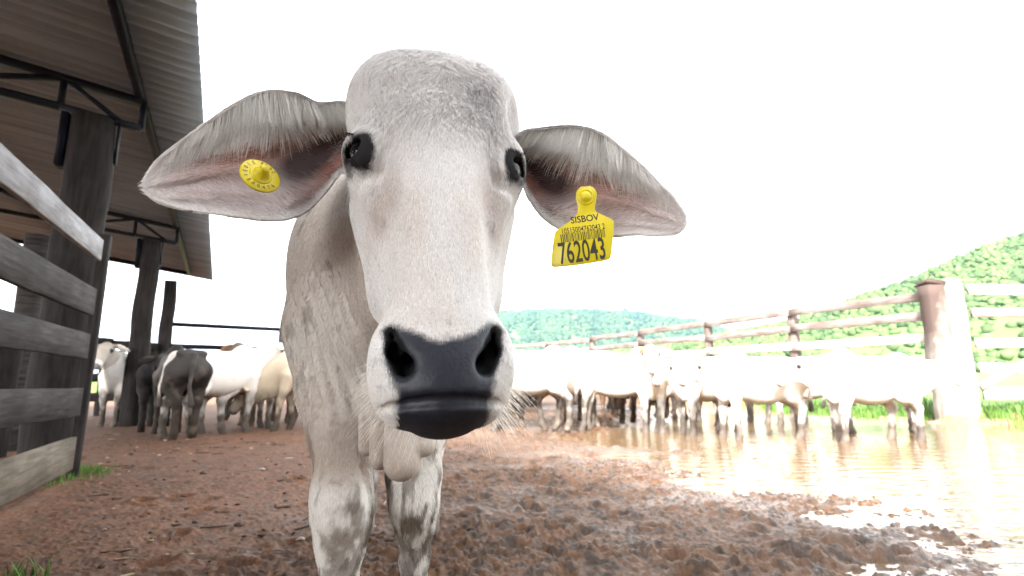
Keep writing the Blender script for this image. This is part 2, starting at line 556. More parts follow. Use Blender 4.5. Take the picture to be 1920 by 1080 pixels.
def hero_sdf():
    s = SDF(grid_axis([(-.82, -.56, .012), (-.56, -.27, .006 * q_), (-.27, .09, .0031 * q_), (.09, .16, .012)]),
            grid_axis([(.42, .86, .0033 * q_), (.86, 1.3, .006 * q_), (1.3, 2.6, .011)]),
            grid_axis([(-.02, .36, .007 * q_), (.36, .5, .0045 * q_), (.5, 1.12, .0031 * q_), (1.12, 1.3, .01)]))
    # ---- trunk, neck
    s.ell(P(735, 545, 1.80), (.24, .52, .28), .05)
    s.ell(P(714, 545, 1.22), (.187, .26, .27), .08)
    s.ell(P(745, 520, 2.18), (.21, .26, .24), .08)
    s.ell(P(722, 640, 1.10), (.135, .14, .17), .06)
    s.cone(HW(0, -.12, .03), P(715, 470, 1.12), .105, .165, .06)
    s.cone(HW(0, -.12, -.06), P(735, 620, 1.02), .075, .11, .06)
    # hump
    s.ell(P(735, 400, 1.38), (.11, .16, .12), .08)
    # ---- dewlap folds
    for x, y0, y1, r, yy in ((688, 750, 842, .0150, .935), (712, 750, 864, .0175, .910), (752, 750, 872, .0275, .882), (792, 750, 838, .0190, .900)):
        s.cone(P(x, y0, yy + .02), P(x + 2, y1 - 3, yy), r * .9, r, .004, flat=((0.3, 1, 0), 1.25))
    s.cone(P(712, 728, .97), P(780, 728, .97), .035, .035, .03)
    # folds of loose skin on the neck and the elbow
    for k in range(7):
        x = 600 + k * 14
        s.chain([P(x - 6 + k * 2, 560 + k * 9, .98 + .0 * k), P(x + 6, 680, .99), P(x + 34, 770, .97)], [.006, .008, .005], .012)
    # ---- forelegs
    s.chain([P(628, 620, 1.12), P(632, 735, 1.04), P(638, 800, 1.01), P(643, 865, 1.0), P(641, 930, .985), P(641, 975, .98), P(639, 1022, .985), P(636, 1090, .99)],
            [.105, .069, .054, .0445, .047, .0445, .0355, .030], .025)
    s.chain([P(634, 1090, .99), P(634, 1190, .995), np.array([-.325, .985, .06]), np.array([-.325, .965, .02])], [.031, .033, .036, .045], .012)
    s.chain([P(752, 640, 1.18), P(765, 740, 1.10), P(772, 830, 1.08), P(776, 890, 1.07), P(776, 945, 1.06), P(778, 985, 1.065), P(777, 1040, 1.08), P(776, 1100, 1.09)],
            [.10, .068, .052, .048, .042, .032, .0245, .024], .022)
    s.chain([P(776, 1100, 1.09), np.array([-.20, 1.09, .10]), np.array([-.20, 1.09, .06]), np.array([-.2, 1.07, .02])], [.024, .029, .034, .043], .012)
    # knee-cap planes
    s.ell(P(637, 940, .950), (.038, .022, .045), .02)
    s.ell(P(772, 935, 1.035), (.03, .02, .045), .02)
    # ---- hind legs
    for px, dx in ((700, -.02), (800, .02)):
        h = P(px, 600, 2.2)
        s.chain([h, np.array([h[0] + dx, 2.15, .55]), np.array([h[0] + dx, 2.36, .36]), np.array([h[0] + dx, 2.30, .10]), np.array([h[0] + dx, 2.26, .03])],
                [.15, .09, .045, .032, .045], .04)
    # ---- skull
    E = lambda l, n, a, r, k=.02, op='add': s.ell(HW(l, n, a), r, k, HR, op)
    C = lambda p, q, ra, rb, k=.02, flat=None, op='add': s.cone(HW(*p), HW(*q), ra, rb, k, flat, op)
    E(0, -.045, .080, (.114, .10, .118), .02)
    E(0, -.002, .060, (.110, .058, .112), .03)
    E(-.062, -.025, .112, (.048, .06, .050), .05)
    E(.064, -.030, .095, (.048, .06, .056), .05)
    E(-.006, -.045, .180, (.050, .05, .026), .04)
    for sg in (-1, 1):
        C((sg * .066, .012, .075), (sg * .086, .010, -.004), .030, .026, .03)         # brow
        E(sg * .088, -.012, -.027, (.024, .034, .044), .025)                           # orbit
        C((sg * .066, -.090, -.03), (sg * .045, -.080, -.175), .047, .036, .04)       # cheek
        C((sg * .038, -.085, -.165), (sg * .016, -.048, -.315), .032, .024, .03)       # jaw
        C((sg * .062, -.034, -.06), (sg * .032, -.024, -.25), .030, .022, .03)      # face side
        E(sg * .040 - .0015, -.004, -.316, (.0265, .045, .043), .022)                          # upper lip side
        C((sg * .077, .002, -.085), (sg * .064, .008, -.125), .012, .01, .025)       # cheek-bone ridge
    C((-.016, .018, .0), (-.012, .024, -.265), .046, .036, .03)
    C((.016, .018, .0), (.012, .024, -.265), .046, .036, .03)                             # nasal bridge
    C((0, -.045, -.0), (0, -.035, -.28), .064, .042, .03)
    E(0, -.003, -.316, (.0595, .052, .054), .03)                                       # muzzle
    E(0, .024, -.326, (.053, .034, .044), .02)                                        # nose pad
    E(0, -.001, -.3655, (.0330, .034, .0090), .003)
    E(0, .021, -.345, (.040, .030, .0165), .015)                                       # lower lip and chin
    E(0, -.024, -.340, (.031, .032, .020), .02)
    E(0, .008, -.284, (.0575, .044, .044), .02)                                       # swelling above the pad
    for sg in (-1, 1): E(sg * .043 - .001, -.002, -.296, (.0225, .042, .042), .015)
    # mouth slit
    mz = [HW(-.058, .006, -.349), HW(-.048, .024, -.3545), HW(-.034, .038, -.3580), HW(-.016, .046, -.3600), HW(0, .048, -.3605), HW(.016, .046, -.3600), HW(.034, .038, -.3580), HW(.048, .024, -.3545), HW(.058, .006, -.349)]
    s.chain(mz, [.003, .0045, .0055, .006, .006, .006, .0055, .0045, .003], .003, op='sub')
    # philtrum
    C((0, .064, -.335), (0, .060, -.358), .0022, .003, .006, op='sub')
    # nostrils: comma shaped, running in and up
    for sg in (-1, 1):
        top = (sg * .0485, .040, -.289); mid = (sg * .0460, .044, -.309); low = (sg * .0372, .050, -.328)
        E(sg * .055, .020, -.308, (.013, .022, .028), .012)                            # outer wing
        for p, q, r1, r2 in ((top, mid, .0038, .0058), (mid, low, .0058, .0080)):
            C(p, q, r1, r2, .010, op='sub')
            C((p[0], p[1] - .012, p[2] + .002), (q[0], q[1] - .016, q[2] + .004), r1, r2, .008, op='sub')
        C(low, (sg * .031, .012, -.300), .0080, .007, .006, op='sub')
    for sg in (-1, 1):
        E(sg * .090, .050, -.165, (.036, .045, .095), .028, 'sub')
        E(sg * .118, .022, .050, (.022, .040, .045), .03, 'sub')
    # tear groove under the eye and vein lines down the face
    for sg in (-1, 1):
        C((sg * .082, .024, -.062), (sg * .060, .034, -.120), .004, .004, .016, op='sub')
    # eye sockets
    for sg, c, r in EYES:
        s.ell(c + HL * sg * -.003, (r + .0045,) * 3, .018)                               # lids
        C_ = c + HL * sg * .0145 + HN * .011
        s.ell(C_, (.012, .0165, .0125), .006, HR, 'sub')                                 # opening between the lids
        s.ell(c, (r + .0010,) * 3, .002, None, 'sub')
        up = [c + HL * sg * (.0175 - .35 * max(k, 0)) + HN * k + HA * (.0150 - 12 * k * k) for k in (-.012, -.002, .008, .018)]
        s.chain(up, [.003, .0042, .0042, .003], .006)                                    # upper lid fold
    return s

def ear_mesh(top, bot, Yr, Yt, cup, side):
    """top/bot: outlines (pixels) root->tip with their own depth; returns verts, quads, colours, inner mask"""
    top, bot = np.array(top, float), np.array(bot, float)
    def res(p, n):
        d = np.r_[0, np.cumsum(np.hypot(*np.diff(p, axis=0).T))]; d /= d[-1]
        # smooth resample (Catmull-Rom through cosine-free cubic)
        t = np.linspace(0, 1, n); i = np.clip(np.searchsorted(d, t) - 1, 0, len(p) - 2)
        u = ((t - d[i]) / (d[i + 1] - d[i]))[:, None]
        p0, p1, p2, p3 = p[np.maximum(i - 1, 0)], p[i], p[i + 1], p[np.minimum(i + 2, len(p) - 1)]
        return .5 * (2 * p1 + (p2 - p0) * u + (2 * p0 - 5 * p1 + 4 * p2 - p3) * u ** 2 + (3 * p1 - p0 - 3 * p2 + p3) * u ** 3)
    ns, nt_ = 90, 56
    a, b = res(top, ns), res(bot, ns)
    V = np.zeros((2, ns, nt_, 3)); u = np.linspace(0, 1, ns)
    tt = np.sin(np.linspace(-1, 1, nt_) * math.pi / 2)          # denser at the rims
    for i in range(ns):
        Y0 = Yr + (Yt - Yr) * u[i]
        wl_ = np.hypot(*(b[i] - a[i]))
        for j in range(nt_):
            t = tt[j]; w = (t + 1) / 2
            px = a[i] * (1 - w) + b[i] * w
            edge = max(0.0, 1 - t * t) ** .6
            dep = cup * (1 - u[i]) ** .7 * (0.25 + .75 * min(1, u[i] / .12)) * edge
            # inner ridges
            dep -= .0055 * math.exp(-((t - .25 + .3 * u[i]) / .12) ** 2) * sstep(.25, .5, u[i]) * (1 - sstep(.8, 1, u[i]))
            dep -= .004 * math.exp(-((t - .62) / .10) ** 2) * sstep(.3, .5, u[i]) * (1 - sstep(.75, .95, u[i]))
            dep += -.007 * sstep(-.55, -1.0, t) * (1 - u[i])       # top rim leans forward
            th = .0045 * (max(0.0, 1 - t * t) ** .5) * min(1, wl_ / 40) * (1 - .0 * u[i]) + .0002
            V[0, i, j] = P(px[0], px[1], Y0 + dep - th)
            V[1, i, j] = P(px[0], px[1], Y0 + dep + th)
    n1 = ns * nt_
    vid = np.arange(2 * n1).reshape(2, ns, nt_)
    q0 = np.stack([vid[0, :-1, :-1], vid[0, 1:, :-1], vid[0, 1:, 1:], vid[0, :-1, 1:]], -1).reshape(-1, 4)
    q1 = np.stack([vid[1, :-1, :-1], vid[1, :-1, 1:], vid[1, 1:, 1:], vid[1, 1:, :-1]], -1).reshape(-1, 4)
    rim = []
    for j in (0, nt_ - 1):
        x0, x1, y0, y1 = vid[0, :-1, j], vid[0, 1:, j], vid[1, :-1, j], vid[1, 1:, j]
        q = np.stack([x0, y0, y1, x1], -1)
        rim.append(q if j == 0 else q[:, ::-1])
    x0, x1, y0, y1 = vid[0, -1, :-1], vid[0, -1, 1:], vid[1, -1, :-1], vid[1, -1, 1:]
    rim.append(np.stack([x0, y0, y1, x1], -1))
    Q = np.concatenate([q0, q1] + rim)
    if side > 0: Q = Q[:, ::-1]
    U = np.tile(np.repeat(u, nt_), 2); T = np.tile(tt, 2 * ns); I = np.repeat([1, 0], n1)
    # inside: warm brown skin towards the ear canal, grey-white hair near tip and rims
    Vf = V.reshape(-1, 3)
    nz_ = noise(Vf, 60, 3)
    white = np.array([.74, .71, .70]); pink = np.array([.42, .22, .165]); dark = np.array([.045, .030, .032]); grey = np.array([.58, .52, .53])
    c = np.tile(white, (len(Vf), 1))
    mixk = lambda c, col, k: c * (1 - k[:, None]) + col * k[:, None]
    ins = I > 0
    c = mixk(c, grey, np.where(ins, .75 * sstep(1.0, .55, U) * sstep(1.0, .8, np.abs(T)), .1))
    band = np.exp(-((T + .05 + .15 * U) / .35) ** 2) * sstep(.95, .45, U)
    c = mixk(c, pink, np.where(ins, np.clip(band * 1.0 * (.6 + .8 * nz_), 0, .95), 0))
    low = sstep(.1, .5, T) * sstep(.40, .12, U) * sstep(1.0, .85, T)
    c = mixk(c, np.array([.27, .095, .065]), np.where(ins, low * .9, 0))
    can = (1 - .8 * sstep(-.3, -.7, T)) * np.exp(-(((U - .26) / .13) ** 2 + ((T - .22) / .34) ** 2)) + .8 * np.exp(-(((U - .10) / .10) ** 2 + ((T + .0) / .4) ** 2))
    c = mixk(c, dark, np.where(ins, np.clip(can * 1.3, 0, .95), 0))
    for tr in (.30, .60):
        g = np.exp(-((T - tr + .3 * (U - .5)) / .05) ** 2) * sstep(.35, .5, U) * sstep(.9, .75, U)
        c = mixk(c, np.array([.38, .26, .22]), np.where(ins, g * .5, 0))
    return Vf, Q, c, U, T, I

EAR_L = dict(top=[(668, 196), (640, 192), (600, 193), (560, 178), (520, 171), (485, 175), (445, 193), (400, 222), (350, 258), (308, 290), (287, 312), (275, 333), (272, 349)],
             bot=[(668, 330), (640, 325), (612, 358), (580, 392), (545, 409), (505, 413), (460, 409), (415, 402), (370, 396), (328, 389), (298, 379), (279, 365), (272, 349)],
             Yr=.700, Yt=.655, cup=.040, side=-1)
EAR_R = dict(top=[(962, 262), (985, 247), (1025, 240), (1065, 237), (1098, 240), (1130, 252), (1165, 277), (1200, 308), (1235, 343), (1262, 370), (1277, 393), (1283, 412), (1280, 425)],
             bot=[(962, 322), (976, 338), (990, 368), (1010, 398), (1035, 420), (1070, 437), (1110, 443), (1150, 443), (1190, 440), (1228, 441), (1256, 440), (1272, 434), (1280, 425)],
             Yr=.725, Yt=.760, cup=.042, side=1)

def build_hero():
    V, Q = hero_sdf().mesh()
    V = relax(V, Q, 5)
    N = normals(V, Q)
    # creases of loose skin between neck and leg
    xs_, zs_ = V[:, 0], V[:, 2]
    mk = (V[:, 1] > .86) * (V[:, 1] < 1.25) * (N[:, 1] < -.1) * sstep(.50, .58, zs_) * sstep(.84, .70, zs_) * sstep(-.47, -.40, xs_) * sstep(-.22, -.29, xs_)
    ph = (xs_ + .42 * zs_ + .25 * (zs_ - .6) ** 2) * 2 * math.pi / .027 + 1.4 * (noise(V, 9, 1) - .5)
    V = V - N * (mk * .0075 * sstep(.1, 1.0, np.sin(ph)) * (.75 + .4 * noise(V + 3, 8, 1)))[:, None]
    N = normals(V, Q)
    loc = to_local(V); l, n, a = loc.T
    nzb = noise(V, 9, 4); nzf = noise(V, 70, 3); nzm = noise(V * np.array([1, 1, .45]), 52, 4)
    # ---- colour of the coat
    col = np.tile(np.array([.62, .575, .535]), (len(V), 1))  # body tone lowered below the head's to paint in the shade under the neck
    mixk = lambda c, k2, k: c * (1 - k[:, None]) + np.array(k2) * k[:, None]
    head = (V[:, 1] < .86) & (a > -.43) & (np.abs(l) < .13) & (n > -.16)
    hk = head.astype(float)
    col = mixk(col, [.755, .74, .74], hk * .8)
    col = mixk(col, [.50, .41, .33], sstep(.52, .72, nzb) * .45 * sstep(.9, .6, V[:, 2]) * (1 - hk * .6))
    # darker grey patch on the right of the forehead, tan by the nose and under the eyes
    g = hk * np.exp(-(((l - .048) / .045) ** 2 + ((a - .045) / .065) ** 2)) * (.6 + .8 * (nzf - .2))
    col = mixk(col, [.24, .225, .22], np.clip(g * .50, 0, .5))
    g = hk * np.exp(-(((l + .03) / .05) ** 2 + ((a - .06) / .08) ** 2)) * nzf
    col = mixk(col, [.40, .37, .34], np.clip(g * .3, 0, .3))
    for sg in (-1, 1):
        g = hk * np.exp(-(((l - sg * .066) / .018) ** 2 + ((a + .105) / .035) ** 2)) * (.4 + nzf)
        col = mixk(col, [.34, .25, .18], np.clip(g * .5, 0, .45))
        g = hk * np.exp(-(((l - sg * .03) / .02) ** 2 + ((a + .17) / .06) ** 2)) * (.3 + nzf)
        col = mixk(col, [.50, .41, .32], np.clip(g * .3, 0, .3))
    gloss = np.zeros(len(V))
    # black nose pad, nostrils and lower lip
    pad = [(-.056, -.294), (-.049, -.283), (-.040, -.289), (-.020, -.303), (0, -.307), (.020, -.303), (.038, -.289), (.047, -.283), (.054, -.294),
           (.054, -.310), (.048, -.332), (.043, -.350), (.040, -.364), (.038, -.42), (-.042, -.42), (-.043, -.364), (-.045, -.350), (-.050, -.332), (-.055, -.310)]
    dpad = polydist(l, a, pad); ins = inpoly(l, a, pad)
    sdp = np.where(ins, -dpad, dpad) + (nzf - .5) * .010
    blk = sstep(.004, -.004, sdp) * ((n > -.028) | (a < -.360)) * hk * sstep(-.075, -.04, n)
    col = mixk(col, [.017, .019, .029], blk)
    gloss = np.maximum(gloss, blk * (.75 + .25 * nzf))
    for sg in (-1, 1):
        ch = np.array([(sg * .0485, .032, -.289), (sg * .0460, .034, -.309), (sg * .0365, .038, -.328), (sg * .030, .010, -.300)])
        dn = np.full(len(V), 9.0)
        for i in range(3):
            e = ch[i + 1] - ch[i]; tt = np.clip(((loc - ch[i]) @ e) / (e @ e), 0, 1)
            dn = np.minimum(dn, np.linalg.norm(loc - ch[i] - tt[:, None] * e, axis=1))
        k = sstep(.0150, .0110, dn)
        col = mixk(col, [.012, .012, .014], k); gloss = np.maximum(gloss * (1 - k), .3 * k); blk = np.maximum(blk, k)
    # black skin round the eyes
    for sg, c, r in EYES:
        q = (V - c) @ HR.T; dl = q[:, 0] * sg
        d = np.linalg.norm(q * np.c_[np.where(dl < 0, 1.35 if sg < 0 else 2.3, .75), np.full(len(V), .60), np.where(q[:, 2] < 0, .74, .88)], axis=1) + (nzf - .5) * .010
        k = sstep(.0255, .0195, d)
        col = mixk(col, [.018, .017, .018], k)
        gloss = np.maximum(gloss, .12 * k)
    # bristle roots on the muzzle
    sp = (noise(V, 210, 1) > .83) & (a < -.26) & (a > -.37) & head
    col[sp & (blk < .3)] *= .80
    # ---- dirt: legs and flank; painted shade: dewlap
    leg = sstep(.52, .42, V[:, 2])
    col = mixk(col, [.76, .73, .69], leg * .9)
    nzs = noise(V * np.array([1, 1, .28]) + 5, 62, 3)
    mud = np.clip((.75 * sstep(.49, .66, nzm + .12 * sstep(.42, .20, V[:, 2])) + .7 * sstep(.58, .70, nzs)) * leg, 0, 1)
    col = mixk(col, [.12, .092, .072], mud * .85)
    kn = leg * np.exp(-((V[:, 2] - .345) / .05) ** 2) * sstep(.35, .6, nzm)
    col = mixk(col, [.24, .185, .14], kn * .45)
    col = mixk(col, [.085, .065, .05], sstep(.25, .19, V[:, 2] + .06 * nzm) * .75)
    fl = sstep(.60, .70, noise(V, 26, 4)) * (V[:, 1] > .9) * sstep(.45, .55, V[:, 2])
    col = mixk(col, [.21, .19, .17], fl * .55)
    dewlap_shade = sstep(.60, .45, V[:, 2]) * sstep(.40, .46, V[:, 2]) * (V[:, 1] < .98) * (V[:, 1] > .8)  # shade on the dewlap folds, painted as a darker tan
    col = mixk(col, [.42, .34, .28], dewlap_shade * .85)
    # ---- join both ears into the same body mesh
    base = len(V)
    VV, QQ, CC, mats, ears = [V], [Q], [col], [np.zeros(len(Q), int)], []
    off = base
    for e in (EAR_L, EAR_R):
        v, q, c, U, T, I = ear_mesh(**e)
        ears.append((v, q, normals(v, q), U, T, I, c))
        VV.append(v); QQ.append(q + off); CC.append(c); mats.append(np.ones(len(q), int)); off += len(v)
    VA, QA, CA = np.concatenate(VV), np.concatenate(QQ), np.concatenate(CC)
    base_pt = np.array([-.30, 1.3, 0.0])
    me = mesh_from('calf', VA - base_pt, QA)
    set_col(me, CA)
    ga = me.attributes.new('Gloss', 'FLOAT', 'POINT')
    ga.data.foreach_set('value', np.r_[gloss, np.zeros(len(VA) - base)].astype(np.float32))
    o = link('calf', me, [M_COAT, M_EAR])
    me.polygons.foreach_set('material_index', np.concatenate(mats).astype(np.int32))
    o.location = base_pt
    tag(o, 'white calf with black nose standing close in front, yellow tags in both ears', 'calf')
    # ---- eyes
    m_eye = simple('eyeball', (.006, .005, .005), .07, spec=.3)
    for sg, c, r in EYES:
        mb = MB(); rows = []
        nu, nv = 28, 18
        vs, fs = [], []
        for i in range(nv + 1):
            th = math.pi * i / nv
            for j in range(nu):
                ph = 2 * math.pi * j / nu
                vs.append(c + r * np.array([math.sin(th) * math.cos(ph), math.sin(th) * math.sin(ph), math.cos(th)]))
        for i in range(nv):
            for j in range(nu):
                fs.append([i * nu + j, (i + 1) * nu + j, (i + 1) * nu + (j + 1) % nu, i * nu + (j + 1) % nu])
        mb.add(vs, fs)
        mb.build('eye', m_eye, o, smooth=True, origin=base_pt)
    if TEST.endswith('n'): return o
    # ---- short coat on head, neck and legs
    H = 1.0
    def comb(p, nn, d):
        d = d - nn * (d * nn).sum(1, keepdims=True)
        return d / (np.linalg.norm(d, axis=1, keepdims=True) + 1e-9)
    def tuft(p, sc, amp):
        return np.stack([noise(p + 11.1 * k, sc, 2) - .5 for k in range(3)], 1) * amp
    vis = (N * (np.array([0, 0, CAM_H]) - V)).sum(1) > -.12       # skip what faces well away
    w = np.where(head & (blk < .4), 1.0 + 1.2 * sstep(-.27, -.30, a), 0.0) * vis
    for sg, c, r in EYES:
        w *= sstep(.022, .030, np.linalg.norm(((V - c) @ HR.T) * np.array([1.3, .6, 1.0]), axis=1))
    n_ = int(120000 * H)
    p, nn, vi = scatter(V, Q, N, n_, w)
    ll, ln, la = to_local(p).T
    fore = sstep(-.10, .01, la) * sstep(.125, .07, np.abs(ll))
    d = -HA[None] * 1.0 + HN[None] * .1 + HL[None] * (ll * 2.2)[:, None]
    d = d + HL[None] * ((noise(p, 28, 1) - .5) * 1.5 * fore)[:, None] + tuft(p, 150, 1.3) * (.35 + .9 * fore)[:, None]
    top = sstep(.11, .17, la)                                          # hair runs up over the poll
    d = d * (1 - top)[:, None] + (HA[None] * .3 + HN[None] * .5 + tuft(p, 120, 1.5)) * top[:, None]
    d = comb(p, nn, d)
    L_ = .0048 + .0055 * fore + .002 * RNG.random(n_)
    L_ *= np.where(la < -.26, .55, 1) * (.35 + .65 * sstep(.08, .35, col[vi].mean(1)))
    # wavy ridges of the forehead curls: lift rises and falls along short cross waves
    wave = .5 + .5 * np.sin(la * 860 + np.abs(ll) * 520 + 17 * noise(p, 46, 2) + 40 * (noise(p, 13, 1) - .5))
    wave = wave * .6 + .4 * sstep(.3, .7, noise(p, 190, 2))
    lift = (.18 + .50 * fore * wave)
    shade = (.86 + .26 * RNG.random(n_)) * (1 - .34 * fore * (1 - wave)) * (1 + .18 * fore)  # hair in the wave troughs coloured darker, as painted shade between the curls
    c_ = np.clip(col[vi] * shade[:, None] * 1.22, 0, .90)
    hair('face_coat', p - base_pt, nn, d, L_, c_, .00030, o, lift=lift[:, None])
    # neck, shoulder and forelegs
    w = np.where(~head & (V[:, 1] < 1.45) & ~((V[:, 1] < .965) & (V[:, 2] < .56)), 1.0, 0.0) * vis * sstep(.12, .25, V[:, 2]) * (1 - .75 * (mk > .2))
    n_ = int(70000 * H)
    p, nn, vi = scatter(V, Q, N, n_, w)
    d = comb(p, nn, np.array([0, .35, -1.0])[None] + tuft(p, 70, .9))
    hair('body_coat', p - base_pt, nn, d, .007 + .005 * RNG.random(n_), np.clip(col[vi] * 1.2 * (.82 + .34 * RNG.random((n_, 1))), 0, .86), .00042, o, lift=.25)
    # ---- ear hair: long fringe from the upper rim, short fur elsewhere
    for (v, q, en, U, T, I, c), sg in zip(ears, (-1, 1)):
        out = np.array([sg * 1.0, 0, -.15])
        vis_e = (en * (np.array([0, 0, CAM_H]) - v)).sum(1) > -.25
        w = vis_e * (.10 + .75 * sstep(.30, .75, U) + sstep(.70, 1, np.abs(T)) + 1.0 * (T < -.35) + 2.5 * (np.abs(T) > .9)) * np.where(I > 0, 1 - .72 * np.exp(-((T - .1) / .5) ** 2) * sstep(.85, .5, U), 1)
        n_ = 26000
        p, nn, vi = scatter(v, q, en, n_, w)
        d = out[None] + np.array([0, 0, -.5])[None] * np.sign(.1 - T[vi])[:, None] * 1.0 + tuft(p, 60, 1.2)
        d = comb(p, nn, d)
        hc = c[vi] * .62 + np.array([.88, .84, .83]) * .38 * (.4 + .6 * sstep(.2, .7, U[vi]))[:, None]
        hair('ear_fur', p - base_pt, nn, d, .006 + .006 * RNG.random(n_), np.clip(hc * 1.15 * (.85 + .3 * RNG.random((n_, 1))), 0, .95), .00035, o, lift=.4)
        fr = np.where((I > 0) & (T < -.35) & (U > .03) & (U < .86), sstep(-.30, -.62, T) * (.4 + sstep(.86, .5, U)), 0.0)
        n_ = 3800
        p, nn, vi = scatter(v, q, en, n_, fr)
        d = out[None] * (.10 - .75 * sstep(.5, .2, U[vi]))[:, None] + np.array([0, -.12, -1.0])[None] + tuft(p, 45, 1.0)
        d = d / np.linalg.norm(d, axis=1, keepdims=True)
        ln_ = (.020 + .022 * RNG.random(n_)) * (.55 + .75 * np.exp(-((U[vi] - .35) / .25) ** 2))
        hc = np.array([.98, .96, .93])[None] * (.70 + .4 * RNG.random((n_, 1)))
        hair('ear_fringe', p - base_pt, nn, d, ln_, np.clip(hc, 0, .98), .00030, o, lift=.30, droop=.12, npts=5)
    # ---- eyelashes: a dark tuft along each upper lid
    for sg, c, r in EYES:
        n_ = 150; t = RNG.uniform(-1, 1, n_)
        p = c[None] + HL[None] * (sg * (.0165 - .005 * t[:, None])) + HN[None] * (.008 + .013 * t[:, None]) + HA[None] * (.0165 - .006 * t[:, None] ** 2)
        d = HL[None] * sg * .75 + HN[None] * (.35 + .3 * t[:, None]) + HA[None] * .15 + RNG.normal(size=(n_, 3)) * .16
        d /= np.linalg.norm(d, axis=1, keepdims=True)
        hair('eyelashes', p - base_pt, np.tile(HA, (n_, 1)), d, .008 + .010 * RNG.random(n_), np.tile([.014, .013, .013], (n_, 1)), .00032, o, lift=.2, droop=.25, npts=5)
    # ---- chin beard and whiskers
    w = np.where(head & (a < -.345) & (n < .0) & (n > -.04) & (blk < .5), .6, 0.0) + np.where(head & (a < -.31) & (np.abs(l) > .05) & (blk < .3), .5, 0)
    n_ = 330
    p, nn, vi = scatter(V, Q, N, n_, w)
    d = nn * .55 + np.array([0, -.05, -.55])[None] + HL[None] * (to_local(p)[:, :1] * 6) + RNG.normal(size=(n_, 3)) * .13
    d /= np.linalg.norm(d, axis=1, keepdims=True)
    hair('whiskers', p - base_pt, nn, d, .012 + .026 * RNG.random(n_) ** 1.8, np.tile([.95, .90, .82], (n_, 1)), .00021, o, lift=.1, droop=.15, npts=5)
    return o

hero = build_hero()
# ================================================================== ground, water, pasture, hills
def px2xy(px, Y): return (px - 960.0) / F_PX * Y * 1.0 / (math.cos(PITCH) + 0.0), Y

FENCE_R = [P(x, 720, y)[:2] for x, y in ((1795, 8.7), (1497, 11.2), (1333, 13.4), (1205, 15.8), (1112, 18.2), (1028, 20.8), (940, 23.5))]
POST_U0 = P(178, 225, 3.9)
D = np.array([-.476, .8795, 0]); R_ = np.array([.8795, .476, 0])       # along / across the shed

PUD = [Pz(x, y, -.02)[:2] for x, y in ((1090, 798), (1170, 783), (1300, 772), (1450, 768), (1600, 772), (1720, 782), (1800, 790), (1920, 788), (2300, 800), (2600, 950), (2600, 1300), (2250, 1200),
                                       (2050, 1090), (1910, 1032), (1750, 980), (1600, 946), (1450, 910), (1300, 876), (1160, 842), (1060, 818))]
WATER_Z = -.030

def fence_side(x, y):
    """signed distance to the right fence line, positive outside the yard"""
    pts = [np.array([14.5, 8.4])] + [np.array(p) for p in FENCE_R] + [np.array([-8.0, 27.0])]
    d = polydist(x, y, pts, closed=False)
    poly = pts + [np.array([-60, 40.]), np.array([-60, -60.]), np.array([60., -60.]), np.array([60., 8.])]
    return np.where(inpoly(x, y, poly), -d, d)

def base_h(x, y):
    x = np.atleast_1d(np.asarray(x, float)); y = np.atleast_1d(np.asarray(y, float))
    p = np.c_[x, y]
    fs = fence_side(x, y)
    ins = inpoly(x, y, PUD); pd = polydist(x, y, PUD); sd = np.where(ins, pd, -pd)
    h = .17 * sstep(6.4, 9.5, y) * sstep(-4.0, -1.0, x) * sstep(3.5, 1.0, x)
    h = np.maximum(h, .20 * sstep(-1.6, -.25, fs))
    h = h + .022 * np.clip(fs, 0, 60) + (noise(p, .15, 3) - .5) * np.clip(fs, 0, 6) * .06
    wob = (noise(p, .8, 2) - .5) * 1.0 + (noise(p, 2.6, 3) - .5) * 1.9
    k = sstep(-.95, .95, sd + wob)
    h = h * (1 - k) - .075 * k
    return h

def H(x, y): return float(base_h(x, y)[0])

